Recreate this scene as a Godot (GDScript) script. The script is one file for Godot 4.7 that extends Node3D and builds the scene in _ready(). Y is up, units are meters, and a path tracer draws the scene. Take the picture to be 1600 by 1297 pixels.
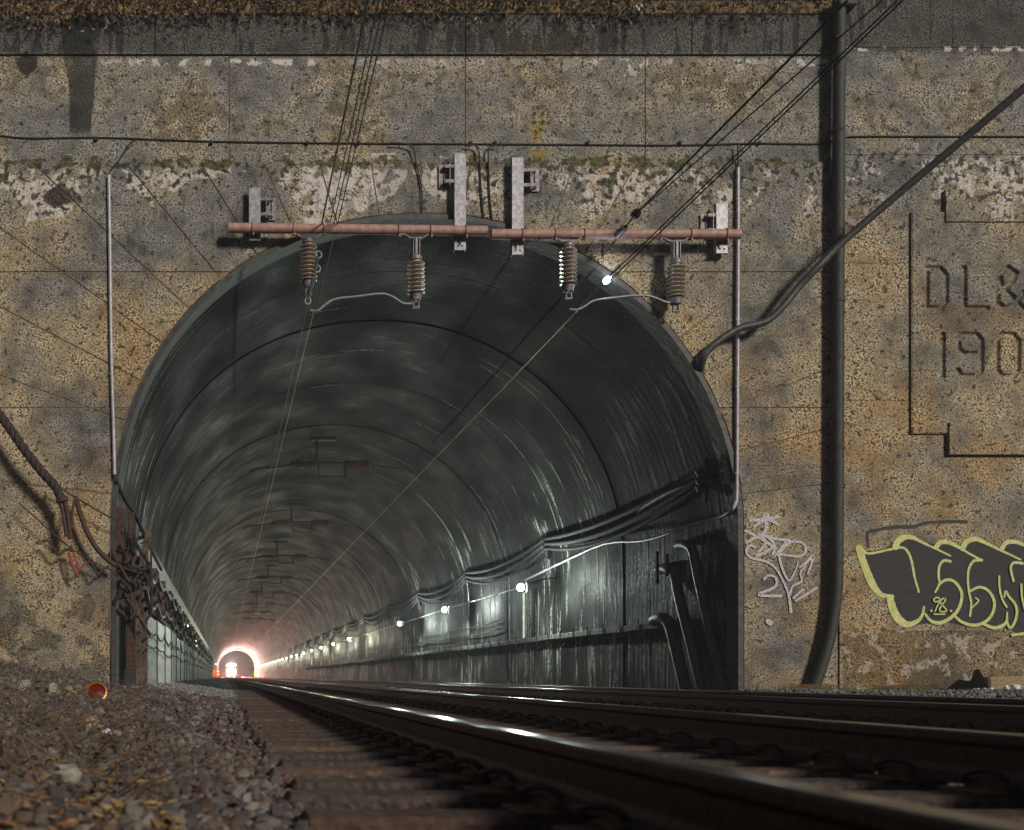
extends Node3D
# A double-track railway tunnel portal at night, seen from beside the left rail, close to the ground.
# y = 0 is the top of the rails, the camera looks along -z, the portal wall stands 17.9 m away.

const F := 1735.0        # focal length on the survey sheet
const D := 17.9          # distance of the portal wall
const EYE := 0.18
const ZW := -17.9

# ------------------------------------------------------------------ mesh helper
class MB:
	var v := PackedVector3Array()
	var n := PackedVector3Array()
	var u := PackedVector2Array()
	var c := PackedColorArray()
	var tint := Color.WHITE
	var colored := false
	func tri(a: Vector3, b: Vector3, d: Vector3, na: Vector3, nb: Vector3, nd: Vector3, ua := Vector2.ZERO, ub := Vector2.ZERO, ud := Vector2.ZERO) -> void:
		var g := (a - d).cross(a - b)
		if g.dot(na + nb + nd) < 0.0:
			v.push_back(a); v.push_back(d); v.push_back(b)
			n.push_back(na); n.push_back(nd); n.push_back(nb)
			u.push_back(ua); u.push_back(ud); u.push_back(ub)
		else:
			v.push_back(a); v.push_back(b); v.push_back(d)
			n.push_back(na); n.push_back(nb); n.push_back(nd)
			u.push_back(ua); u.push_back(ub); u.push_back(ud)
		if colored:
			c.push_back(tint); c.push_back(tint); c.push_back(tint)
	func flat(a: Vector3, b: Vector3, d: Vector3, out: Vector3) -> void:
		var g := (a - d).cross(a - b).normalized()
		if g.dot(out) < 0.0:
			g = -g
		tri(a, b, d, g, g, g)
	func quad(a: Vector3, b: Vector3, d: Vector3, e: Vector3, out: Vector3) -> void:
		flat(a, b, d, out)
		flat(a, d, e, out)
	func box(at: Vector3, size: Vector3, bas := Basis.IDENTITY, bevel := 0.0) -> void:
		var h := size * 0.5
		var b := minf(bevel, minf(h.x, minf(h.y, h.z)) * 0.6)
		for ax in 3:
			var p := (ax + 1) % 3
			var q := (ax + 2) % 3
			for s in [-1.0, 1.0]:
				var pts := []
				for k in [[-1, -1], [1, -1], [1, 1], [-1, 1]]:
					var w := Vector3.ZERO
					w[ax] = s * h[ax]; w[p] = k[0] * (h[p] - b); w[q] = k[1] * (h[q] - b)
					pts.append(at + bas * w)
				var o := Vector3.ZERO
				o[ax] = s
				quad(pts[0], pts[1], pts[2], pts[3], bas * o)
			if b > 0.0:
				for s in [-1.0, 1.0]:
					for r in [-1.0, 1.0]:
						var e := []
						for t in [-1.0, 1.0]:
							var w1 := Vector3.ZERO
							w1[ax] = t * (h[ax] - b); w1[p] = s * h[p]; w1[q] = r * (h[q] - b)
							var w2 := w1
							w2[p] = s * (h[p] - b); w2[q] = r * h[q]
							e.append(at + bas * w1); e.append(at + bas * w2)
						var o := Vector3.ZERO
						o[p] = s; o[q] = r
						quad(e[0], e[1], e[3], e[2], bas * o)
		if b > 0.0:
			for x in [-1.0, 1.0]:
				for y in [-1.0, 1.0]:
					for z in [-1.0, 1.0]:
						var s3 := Vector3(x, y, z)
						flat(at + bas * (s3 * Vector3(h.x, h.y - b, h.z - b)), at + bas * (s3 * Vector3(h.x - b, h.y, h.z - b)), at + bas * (s3 * Vector3(h.x - b, h.y - b, h.z)), bas * s3)
	func tube(pts: Array, r0: float, sides := 8, r1 := -1.0, caps := true) -> void:
		if r1 < 0.0:
			r1 = r0
		var m := pts.size()
		var up := Vector3.UP
		var t0: Vector3 = (pts[1] - pts[0]).normalized()
		if absf(t0.dot(up)) > 0.9:
			up = Vector3.RIGHT
		var side := t0.cross(up).normalized()
		var rings := []
		var norms := []
		var len := 0.0
		var lens := []
		for i in m:
			if i > 0:
				len += (pts[i] - pts[i - 1]).length()
			lens.append(len)
			var t: Vector3 = (pts[mini(i + 1, m - 1)] - pts[maxi(i - 1, 0)]).normalized()
			side = (side - t * side.dot(t)).normalized()
			var bi := t.cross(side)
			var rr := lerpf(r0, r1, float(i) / maxf(1.0, m - 1))
			var ring := PackedVector3Array()
			var nr := PackedVector3Array()
			for k in sides:
				var a := TAU * k / sides
				var o := side * cos(a) + bi * sin(a)
				ring.push_back(pts[i] + o * rr)
				nr.push_back(o)
			rings.append(ring)
			norms.append(nr)
		for i in m - 1:
			for k in sides:
				var k2 := (k + 1) % sides
				var ua := Vector2(float(k) / sides, lens[i])
				var ub := Vector2(float(k + 1) / sides, lens[i])
				var uc := Vector2(float(k + 1) / sides, lens[i + 1])
				var ud := Vector2(float(k) / sides, lens[i + 1])
				tri(rings[i][k], rings[i][k2], rings[i + 1][k2], norms[i][k], norms[i][k2], norms[i + 1][k2], ua, ub, uc)
				tri(rings[i][k], rings[i + 1][k2], rings[i + 1][k], norms[i][k], norms[i + 1][k2], norms[i + 1][k], ua, uc, ud)
		if caps:
			var ta: Vector3 = (pts[0] - pts[1]).normalized()
			var tb: Vector3 = (pts[m - 1] - pts[m - 2]).normalized()
			for k in range(1, sides - 1):
				flat(rings[0][0], rings[0][k], rings[0][k + 1], ta)
				flat(rings[m - 1][0], rings[m - 1][k], rings[m - 1][k + 1], tb)
	func lathe(at: Vector3, axis: Vector3, prof: Array, sides := 14) -> void:
		axis = axis.normalized()
		var x := axis.cross(Vector3.UP if absf(axis.y) < 0.9 else Vector3.RIGHT).normalized()
		var z := axis.cross(x)
		for i in prof.size() - 1:
			var p: Vector2 = prof[i]
			var q: Vector2 = prof[i + 1]
			var sl := Vector2(q.y - p.y, p.x - q.x).normalized()
			for k in sides:
				var a := TAU * k / sides
				var b := TAU * (k + 1) / sides
				var da := x * cos(a) + z * sin(a)
				var db := x * cos(b) + z * sin(b)
				var na := da * sl.x + axis * sl.y
				var nb := db * sl.x + axis * sl.y
				var A := at + da * p.x + axis * p.y
				var B := at + db * p.x + axis * p.y
				var C := at + db * q.x + axis * q.y
				var E := at + da * q.x + axis * q.y
				if p.x > 0.0:
					tri(A, B, C, na, nb, nb)
				if q.x > 0.0:
					tri(A, C, E, na, nb, na)
	func mesh() -> ArrayMesh:
		var arr := []
		arr.resize(Mesh.ARRAY_MAX)
		arr[Mesh.ARRAY_VERTEX] = v
		arr[Mesh.ARRAY_NORMAL] = n
		arr[Mesh.ARRAY_TEX_UV] = u
		if colored:
			arr[Mesh.ARRAY_COLOR] = c
		var am := ArrayMesh.new()
		am.add_surface_from_arrays(Mesh.PRIMITIVE_TRIANGLES, arr)
		return am

# ------------------------------------------------------------------ scene helpers
var taken := {}
var M := {}
var rng := RandomNumberGenerator.new()

func numbered(s: String) -> String:
	var k: int = taken.get(s, -1) + 1
	taken[s] = k
	return s if k == 0 else "%s_%03d" % [s, k]

func thing(called: String, label: String, category: String, group := "") -> Node3D:
	var o := Node3D.new()
	o.name = numbered(called)
	add_child(o)
	o.set_meta("label", label)
	o.set_meta("category", category)
	if group != "":
		o.set_meta("group", group)
	return o

func part(parent: Node, called: String, m, mat: Material) -> MeshInstance3D:
	var o := MeshInstance3D.new()
	o.name = called if parent != self else numbered(called)
	o.mesh = m.mesh() if m is MB else m
	o.material_override = mat
	parent.add_child(o, true)
	return o

func single(called: String, m: MB, mat: Material, label: String, category: String, group := "") -> MeshInstance3D:
	var o := part(self, called, m, mat)
	o.set_meta("label", label)
	o.set_meta("category", category)
	if group != "":
		o.set_meta("group", group)
	return o

func settle(o: Node3D, base: Vector3) -> void:
	o.position = base
	for ch in o.get_children():
		ch.position -= base

# a point of the portal wall, off metres in front of it, from its place on the survey sheet
func W(px: float, py: float, off := 0.0) -> Vector3:
	var z := D - off
	return Vector3((px - 352.0) * z / F, EYE + (1057.0 - py) * z / F, -z)

# the same for a point at some other depth
func Q(px: float, py: float, z: float) -> Vector3:
	return Vector3((px - 352.0) * z / F, EYE + (1057.0 - py) * z / F, -z)

func smooth(pts: Array, steps := 5) -> Array:
	var out := []
	for i in pts.size() - 1:
		var p0 = pts[maxi(i - 1, 0)]
		var p1 = pts[i]
		var p2 = pts[i + 1]
		var p3 = pts[mini(i + 2, pts.size() - 1)]
		for k in steps:
			var t := float(k) / steps
			out.append(0.5 * ((2.0 * p1) + (p2 - p0) * t + (2.0 * p0 - 5.0 * p1 + 4.0 * p2 - p3) * t * t + (3.0 * p1 - p0 - 3.0 * p2 + p3) * t * t * t))
	out.append(pts[pts.size() - 1])
	return out

func on_wall(list: Array, off: float) -> Array:
	var out := []
	for p in list:
		out.append(W(p[0], p[1], off))
	return out

func lin(r: float, g: float, b: float) -> Color:
	return Color(r, g, b).linear_to_srgb()

func mat(col: Color, rough := 0.8, metal := 0.0) -> StandardMaterial3D:
	var m := StandardMaterial3D.new()
	m.albedo_color = col
	m.roughness = rough
	m.metallic = metal
	return m

func noise(seed_: int, freq: float, kind := FastNoiseLite.TYPE_SIMPLEX_SMOOTH, oct := 3) -> FastNoiseLite:
	var f := FastNoiseLite.new()
	f.seed = seed_
	f.frequency = freq
	f.noise_type = kind
	f.fractal_octaves = oct
	if oct <= 1:
		f.fractal_type = FastNoiseLite.FRACTAL_NONE
	return f

func field(f: FastNoiseLite, w: int, h: int) -> PackedByteArray:
	var im := f.get_image(w, h, false, false, true)
	im.convert(Image.FORMAT_L8)
	return im.get_data()

func stretched(f: FastNoiseLite, w0: int, h0: int, w: int, h: int) -> PackedByteArray:
	var im := f.get_image(w0, h0, false, false, true)
	im.convert(Image.FORMAT_L8)
	im.resize(w, h, Image.INTERPOLATE_CUBIC)
	return im.get_data()

func tex(im: Image) -> ImageTexture:
	return ImageTexture.create_from_image(im)

# mottled material for small things: two tones mixed by noise, world triplanar
func mottled(a: Color, b: Color, rough: float, metal: float, scale: float, seed_: int, bump := 0.3, freq := 0.03) -> StandardMaterial3D:
	var w := 256
	var f := noise(seed_, freq, FastNoiseLite.TYPE_SIMPLEX_SMOOTH, 5)
	var im := f.get_seamless_image(w, w, false, false, 0.2, true)
	im.convert(Image.FORMAT_L8)
	var by := im.get_data()
	var out := PackedByteArray()
	out.resize(w * w * 3)
	for i in w * w:
		var t := clampf((by[i] / 255.0 - 0.3) * 2.2, 0.0, 1.0)
		var col := a.lerp(b, t)
		out[i * 3] = int(col.r * 255.0); out[i * 3 + 1] = int(col.g * 255.0); out[i * 3 + 2] = int(col.b * 255.0)
	var m := StandardMaterial3D.new()
	m.albedo_texture = tex(Image.create_from_data(w, w, false, Image.FORMAT_RGB8, out))
	m.roughness = rough
	m.metallic = metal
	m.uv1_triplanar = true
	m.uv1_world_triplanar = true
	m.uv1_scale = Vector3.ONE * scale
	if bump > 0.0:
		m.heightmap_enabled = true
		m.heightmap_scale = bump
		m.heightmap_texture = tex(im)
	return m

func paint(a: Color, cover: float, seed_: int) -> StandardMaterial3D:
	var w := 512
	var f := noise(seed_, 0.11, FastNoiseLite.TYPE_SIMPLEX_SMOOTH, 2)
	var im := f.get_seamless_image(w, w, false, false, 0.1, true)
	im.convert(Image.FORMAT_L8)
	var by := im.get_data()
	var im2 := noise(seed_ + 50, 0.02, FastNoiseLite.TYPE_SIMPLEX_SMOOTH, 4).get_seamless_image(w, w, false, false, 0.1, true)
	im2.convert(Image.FORMAT_L8)
	var by2 := im2.get_data()
	var out := PackedByteArray()
	out.resize(w * w * 3)
	var bare := Color(0.20, 0.19, 0.17)
	for i in w * w:
		var b2 := by2[i] / 255.0
		var t := smoothstep(cover, cover + 0.10, by[i] / 255.0 + (b2 - 0.5) * 0.35)
		var col := (a * (0.86 + 0.28 * b2)).lerp(bare, t * 0.8)
		out[i * 3] = int(col.r * 255.0); out[i * 3 + 1] = int(col.g * 255.0); out[i * 3 + 2] = int(col.b * 255.0)
	var m := StandardMaterial3D.new()
	m.albedo_texture = tex(Image.create_from_data(w, w, false, Image.FORMAT_RGB8, out))
	m.roughness = 0.8
	m.uv1_triplanar = true
	m.uv1_world_triplanar = true
	m.uv1_scale = Vector3.ONE * 0.7
	return m

func glow(col: Color, e: float) -> StandardMaterial3D:
	var m := mat(Color(0.9, 0.9, 0.9), 0.4)
	m.emission_enabled = true
	m.emission = col
	m.emission_energy_multiplier = e
	return m

func lamp_light(parent: Node3D, at: Vector3, col: Color, e: float, size := 0.08) -> void:
	var l := OmniLight3D.new()
	l.name = "glow"
	parent.add_child(l, true)
	l.position = at
	l.light_color = col
	l.light_energy = e
	l.light_size = size
	l.omni_range = 40.0
	l.omni_attenuation = 2.0
	l.shadow_enabled = true

func bell(x: float, c: float, w: float) -> float:
	return exp(-(x - c) * (x - c) / (w * w))

func seg(x: float, a: float, b: float, soft: float) -> float:
	return smoothstep(a - soft, a + soft, x) * (1.0 - smoothstep(b - soft, b + soft, x))

# ------------------------------------------------------------------ the arch
const CX := 3.25
const R := 5.107
const YS := 2.543
func arch(t: float, grow := 0.0) -> Vector2:   # t 0..1 from the left foot over the crown to the right foot
	var r := R + grow
	var foot := -0.7
	var hl := YS - foot
	var arc := PI * r
	var s := t * (2.0 * hl + arc)
	if s < hl:
		return Vector2(CX - r, foot + s)
	if s > hl + arc:
		return Vector2(CX + r, YS - (s - hl - arc))
	var a := PI - (s - hl) / r
	var c := cos(a)
	var si := sin(a)
	var e := 2.16 if c < 0.0 else 2.0
	var k := 1.0 / pow(pow(absf(c), e) + pow(si, e), 1.0 / e)
	return Vector2(CX + r * k * c, YS + r * k * si)

func arch_poly() -> PackedVector2Array:
	var p := PackedVector2Array()
	for i in 97:
		p.push_back(arch(i / 96.0))
	p.push_back(Vector2(CX + R, -2.5))
	p.push_back(Vector2(CX - R, -2.5))
	return p

# ------------------------------------------------------------------ concrete
const FX0 := -60.0
const FX1 := 1740.0
const FY0 := -60.0
const FY1 := 1120.0
func wall_uv(p: Vector2) -> Vector2:
	var px := 352.0 + p.x * F / D
	var py := 1057.0 - (p.y - EYE) * F / D
	return Vector2((px - FX0) / (FX1 - FX0), (py - FY0) / (FY1 - FY0))

func concrete() -> StandardMaterial3D:
	var w := 1620
	var h := 1062
	var k := (FX1 - FX0) / w
	var fine := field(noise(11, 0.30, FastNoiseLite.TYPE_SIMPLEX_SMOOTH, 2), w, h)
	var grain := field(noise(12, 0.42, FastNoiseLite.TYPE_SIMPLEX_SMOOTH, 2), w, h)
	var med := field(noise(13, 0.022, FastNoiseLite.TYPE_SIMPLEX_SMOOTH, 4), w, h)
	var low := field(noise(14, 0.0055, FastNoiseLite.TYPE_SIMPLEX_SMOOTH, 4), w, h)
	var edge := field(noise(15, 0.035, FastNoiseLite.TYPE_SIMPLEX_SMOOTH, 5), w, h)
	var hole := field(noise(17, 0.075, FastNoiseLite.TYPE_SIMPLEX_SMOOTH, 4), w, h)
	var drip := stretched(noise(16, 0.07, FastNoiseLite.TYPE_SIMPLEX_SMOOTH, 3), w, h / 9, w, h)
	var rgb := PackedByteArray()
	rgb.resize(w * h * 3)
	var hgt := PackedByteArray()
	hgt.resize(w * h)
	var i := 0
	for y in h:
		var py := FY0 + (y + 0.5) * k
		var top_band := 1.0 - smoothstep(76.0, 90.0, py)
		var low_left := smoothstep(820.0, 1000.0, py)
		for x in w:
			var px := FX0 + (x + 0.5) * k
			var a := fine[i] / 255.0
			var g := grain[i] / 255.0
			var m := med[i] / 255.0
			var l := low[i] / 255.0
			var e := edge[i] / 255.0
			var d := drip[i] / 255.0
			# cement: tan to grey by patches
			var warm := clampf(0.5 + (l - 0.5) * 2.4 + smoothstep(240.0, 560.0, py) * 0.62 - 0.30 - top_band * 0.40, 0.0, 1.0)
			var rusty := smoothstep(0.50, 0.72, low[(i + 700 * w + 311) % (w * h)] / 255.0) * smoothstep(330.0, 480.0, py + (e - 0.5) * 120.0)
			var cr := lerpf(142.0, 168.0, warm)
			var cg := lerpf(141.0, 154.0, warm) - rusty * 9.0
			var cb := lerpf(136.0, 127.0, warm) - rusty * 17.0
			var board := smoothstep(0.86, 0.97, absf(fposmod((py + (l - 0.5) * 9.0) / 29.0, 1.0) * 2.0 - 1.0)) * smoothstep(0.45, 0.6, m)
			var v := 0.84 + (m - 0.5) * 0.48 + (l - 0.5) * 0.40 + (g - 0.5) * 0.85 - board * 0.10
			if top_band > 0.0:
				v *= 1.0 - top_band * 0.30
			# bleached patches below the ledge, with ragged outlines
			var wing := px > 1316.0
			var band := seg(py, 258.0 - (12.0 if wing else 0.0), 296.0 + (l - 0.5) * 130.0, 26.0)
			var white := 0.0
			if band > 0.02:
				var sm := seg(px, 470.0, 720.0, 14.0)
				white = smoothstep(0.50, 0.57, e * 0.85 + l * 0.45 + band * 0.20 - 0.33 + sm * 0.1)
				white *= smoothstep(0.25, 0.38, a + sm * 0.3)
				if sm > 0.0:
					white = maxf(white, sm * smoothstep(262.0, 268.0, py) * 0.72 * smoothstep(0.36, 0.44, e + 0.06))
			# lime run out of the upper joint
			if py > 86.0 and py < 118.0:
				var reach := 85.5 + 14.0 * smoothstep(0.46, 0.62, e) + 34.0 * clampf(e - 0.40, 0.0, 0.5) * (seg(px, 590.0, 905.0, 30.0) + 1.3 * seg(px, 950.0, 1030.0, 20.0) + seg(px, 1080.0, 1190.0, 20.0) + seg(px, -20.0, 40.0, 12.0))
				if wing:
					reach = 76.0 + 18.0 * clampf(e - 0.45, 0.0, 0.5)
				white = maxf(white, (1.0 - smoothstep(reach - 1.0, reach + 3.0, py)) * smoothstep(87.0, 92.0, py))
			if wing and py > 74.0 and py < 86.0:
				white = maxf(white, smoothstep(0.52, 0.6, e) * (1.0 - smoothstep(80.0, 84.0, py)))
			# lichen and splash on the foot of the wing wall
			if wing and py > 985.0:
				white = maxf(white, smoothstep(0.60, 0.66, e) * 0.55)
				v *= 0.74
				cr *= 1.04
				cb *= 0.92
			if wing and py > 985.0 and py < 1050.0:
				white = maxf(white, smoothstep(0.70, 0.78, g) * 0.6)
			# dark pits of washed-out cement
			var dens := 0.625 - (l - 0.5) * 0.16 - (m - 0.5) * 0.26 - top_band * 0.07 + white * 0.08
			var pit := smoothstep(dens, dens + 0.07, a * 0.78 + g * 0.22)
			pit = maxf(pit, smoothstep(0.78, 0.86, g) * 0.5)
			pit = maxf(pit, smoothstep(0.735, 0.76, hole[i] / 255.0 + (l - 0.5) * 0.10) * 0.8)
			if band > 0.02:
				pit = maxf(pit, smoothstep(0.60, 0.66, hole[i] / 255.0) * smoothstep(0.05, 0.4, band) * 0.85 * (1.0 - 0.7 * seg(px, 470.0, 720.0, 14.0)))
			cr = lerpf(cr * v, 205.0 * (0.86 + (g - 0.5) * 0.5), white)
			cg = lerpf(cg * v, 200.0 * (0.86 + (g - 0.5) * 0.5), white)
			cb = lerpf(cb * v, 196.0 * (0.86 + (g - 0.5) * 0.5), white)
			# wet streaks: one long tongue from the top, small ones elsewhere
			var wet := seg(px + (d - 0.5) * 18.0, 98.0 + maxf(0.0, py - 90.0) * 0.12, 148.0 - maxf(0.0, py - 120.0) * 0.11, 3.0) * (1.0 - smoothstep(196.0, 214.0, py)) * 0.72
			wet = maxf(wet, top_band * smoothstep(0.52, 0.60, l * 0.5 + d * 0.5) * 0.55)
			wet = maxf(wet, smoothstep(0.66, 0.80, d * 0.7 + e * 0.4) * seg(py, 262.0, 400.0, 40.0) * 0.30)
			wet = maxf(wet, smoothstep(0.58, 0.74, l * 0.6 + e * 0.5) * seg(py, 60.0, 230.0, 40.0) * 0.35)
			var keep := 1.0 - wet * 0.72
			cr *= keep * (1.0 - wet * 0.04); cg *= keep; cb *= keep
			# soot above the graffiti foot and on the lower left
			if px < 190.0:
				var so := low_left * smoothstep(0.42, 0.62, m) * 0.35
				cr *= 1.0 - so; cg *= 1.0 - so; cb *= 1.0 - so
			# old spalls on the left
			if px < 130.0:
				var sp := maxf(1.0 - smoothstep(13.0, 18.0, Vector2((px - 42.0) * 1.0, py - 96.0).length() + (e - 0.5) * 14.0), 1.0 - smoothstep(16.0, 24.0, Vector2((px - 96.0) * 0.8, (py - 308.0) * 1.2).length() + (e - 0.5) * 24.0))
				cr *= 1.0 - sp * 0.62; cg *= 1.0 - sp * 0.63; cb *= 1.0 - sp * 0.62
			# moss along the ledge
			var moss := smoothstep(0.55, 0.66, e * 0.7 + hole[i] / 850.0 + (l - 0.5) * 0.30 + bell(py, 254.0, 8.0) * 0.17 - absf(py - 252.0) * 0.0035) * (1.0 - float(wing)) * smoothstep(0.2, 0.55, g + a * 0.3)
			if py < 240.0:
				moss = 0.0
			if py < 60.0 and px < 330.0:
				moss = maxf(moss, smoothstep(0.6, 0.66, e + (l - 0.5) * 0.3) * (1.0 - smoothstep(14.0, 28.0, py)))
			var rust := 0.0
			if px > 800.0 and px < 880.0 and py > 160.0 and py < 270.0:
				rust = bell(px, 843.0, 11.0) * smoothstep(0.36, 0.52, e) * seg(py, 175.0, 246.0, 8.0) * 0.7
			cr = lerpf(cr, 58.0 * (0.4 + g * 1.1), moss * 0.85); cg = lerpf(cg, 60.0 * (0.4 + g * 1.1), moss * 0.85); cb = lerpf(cb, 30.0, moss * 0.85)
			cr = lerpf(cr, 150.0, rust); cg = lerpf(cg, 122.0, rust); cb = lerpf(cb, 36.0, rust)
			cr = lerpf(cr, 36.0, pit * 0.85); cg = lerpf(cg, 36.0, pit * 0.85); cb = lerpf(cb, 38.0, pit * 0.85)
			rgb[i * 3] = int(clampf(cr, 0.0, 255.0))
			rgb[i * 3 + 1] = int(clampf(cg, 0.0, 255.0))
			rgb[i * 3 + 2] = int(clampf(cb, 0.0, 255.0))
			hgt[i] = int(clampf((0.72 - pit * 0.6 + (g - 0.5) * 0.35 + white * 0.1 + (m - 0.5) * 0.3) * 255.0, 0.0, 255.0))
			i += 1
	var mm := StandardMaterial3D.new()
	mm.albedo_texture = tex(Image.create_from_data(w, h, false, Image.FORMAT_RGB8, rgb))
	mm.heightmap_enabled = true
	mm.heightmap_scale = 1.6
	mm.heightmap_texture = tex(Image.create_from_data(w, h, false, Image.FORMAT_L8, hgt))
	mm.roughness = 0.92
	mm.metallic_specular = 0.3
	return mm

# a slab of the wall face: outline in metres, front at z, reaching back by thick
func slab(poly: PackedVector2Array, z: float, thick: float, gap := 0.007) -> MB:
	var m := MB.new()
	var ins := Geometry2D.offset_polygon(poly, -gap, Geometry2D.JOIN_MITER)
	for p in ins:
		if Geometry2D.is_polygon_clockwise(p):
			continue
		var q: PackedVector2Array = p
		# a narrow chamfer: the outermost ring lies a little deeper than the face
		var idx := Geometry2D.triangulate_polygon(q)
		for t in range(0, idx.size(), 3):
			var a := q[idx[t]]
			var b := q[idx[t + 1]]
			var c := q[idx[t + 2]]
			m.tri(Vector3(a.x, a.y, z), Vector3(b.x, b.y, z), Vector3(c.x, c.y, z), Vector3.BACK, Vector3.BACK, Vector3.BACK, wall_uv(a), wall_uv(b), wall_uv(c))
		for j in q.size():
			var a := q[j]
			var b := q[(j + 1) % q.size()]
			var nn := Vector3(b.y - a.y, -(b.x - a.x), 0.0).normalized()
			var A := Vector3(a.x, a.y, z)
			var B := Vector3(b.x, b.y, z)
			var C := Vector3(b.x, b.y, z - thick)
			var E := Vector3(a.x, a.y, z - thick)
			m.tri(A, B, C, nn, nn, nn, wall_uv(a), wall_uv(b), wall_uv(b + Vector2(0.02, 0.02)))
			m.tri(A, C, E, nn, nn, nn, wall_uv(a), wall_uv(b + Vector2(0.02, 0.02)), wall_uv(a + Vector2(0.02, 0.02)))
	return m

func rect(px0: float, py0: float, px1: float, py1: float) -> PackedVector2Array:
	var a := W(px0, py1)
	var b := W(px1, py0)
	return PackedVector2Array([Vector2(a.x, a.y), Vector2(b.x, a.y), Vector2(b.x, b.y), Vector2(a.x, b.y)])

func build_portal() -> void:
	var o := thing("tunnel_portal", "weathered pitted concrete tunnel portal wall with radiating arch blocks", "tunnel portal")
	var face: StandardMaterial3D = M.concrete
	var ap := arch_poly()
	# backing behind the joints, shallow
	var back := MB.new()
	for bed in [[-2, 252.3, -0.064], [252.3, 1125, -0.013]]:
		for p in Geometry2D.clip_polygons(rect(-700, bed[0], 1316, bed[1]), ap):
			if not Geometry2D.is_polygon_clockwise(p):
				var idx := Geometry2D.triangulate_polygon(p)
				for t in range(0, idx.size(), 3):
					var a: Vector2 = p[idx[t]]
					var b: Vector2 = p[idx[t + 1]]
					var c: Vector2 = p[idx[t + 2]]
					back.tri(Vector3(a.x, a.y, ZW + bed[2]), Vector3(b.x, b.y, ZW + bed[2]), Vector3(c.x, c.y, ZW + bed[2]), Vector3.BACK, Vector3.BACK, Vector3.BACK)
	part(o, "mortar_bed", back, M.joint)
	# parapet course and upper course
	var xs := [-700.0, -120.0, 242.0, 728.0, 1082.0, 1314.0]
	for i in xs.size() - 1:
		part(o, "parapet_block", slab(rect(xs[i], 20, xs[i + 1], 84), ZW - 0.02, 0.08, 0.009), face)
	xs = [-700.0, -120.0, 358.0, 728.0, 1010.0, 1314.0]
	for i in xs.size() - 1:
		part(o, "upper_course_block", slab(rect(xs[i], 84.5, xs[i + 1], 252), ZW - 0.05, 0.05, 0.009), face)
	# face blocks round the arch
	var ctr := Vector2(CX, YS)
	var rows := [252.5, 425.0, 637.0, 1125.0]
	var angs := [-40.0, 6.5]
	while angs[-1] < 160.0:
		angs.append(angs[-1] + 7.68)
	angs = angs.filter(func(a): return a < 176.0)
	angs.append(173.5)
	angs.append(220.0)
	for r in 3:
		var base := rect(-700, rows[r], 1314, rows[r + 1])
		for cut in Geometry2D.clip_polygons(base, ap):
			if Geometry2D.is_polygon_clockwise(cut):
				continue
			for k in angs.size() - 1:
				var a := deg_to_rad(angs[k])
				var b := deg_to_rad(angs[k + 1])
				var wedge := PackedVector2Array([ctr, ctr + Vector2(cos(a), sin(a)) * 40.0, ctr + Vector2(cos((a + b) / 2), sin((a + b) / 2)) * 40.0, ctr + Vector2(cos(b), sin(b)) * 40.0])
				for piece in Geometry2D.intersect_polygons(cut, wedge):
					if Geometry2D.is_polygon_clockwise(piece):
						piece.reverse()
					var area := 0.0
					for j in piece.size():
						area += piece[j].cross(piece[(j + 1) % piece.size()])
					if absf(area) < 0.03:
						continue
					part(o, "arch_block", slab(piece, ZW + rng.randf_range(-0.003, 0.003), 0.1, 0.011), face)
	# empty anchor holes of old fittings
	for hq in [[835, 178], [848, 178], [835, 191], [848, 191], [487, 317], [487, 332], [840, 332], [840, 318], [664, 315]]:
		var m := MB.new()
		m.lathe(W(hq[0], hq[1], (0.004 if hq[1] > 252 else -0.046)), Vector3.BACK, [Vector2(0.034, -0.01), Vector2(0.034, 0.006), Vector2(0.022, 0.006), Vector2(0.018, -0.004), Vector2(0.0, -0.004)], 10)
		part(o, "anchor_socket", m, M.black)
	# soffit: the thickness of the wall under the arch
	var so := MB.new()
	for i in 96:
		var a := arch(i / 96.0)
		var b := arch((i + 1) / 96.0)
		var n3 := (Vector3(CX, YS, 0) - Vector3((a.x + b.x) / 2, (a.y + b.y) / 2, 0)).normalized()
		so.quad(Vector3(a.x, a.y, ZW - 0.09), Vector3(b.x, b.y, ZW - 0.09), Vector3(b.x, b.y, ZW - 0.9), Vector3(a.x, a.y, ZW - 0.9), n3)
	part(o, "soffit", so, M.lining_plain)

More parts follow.
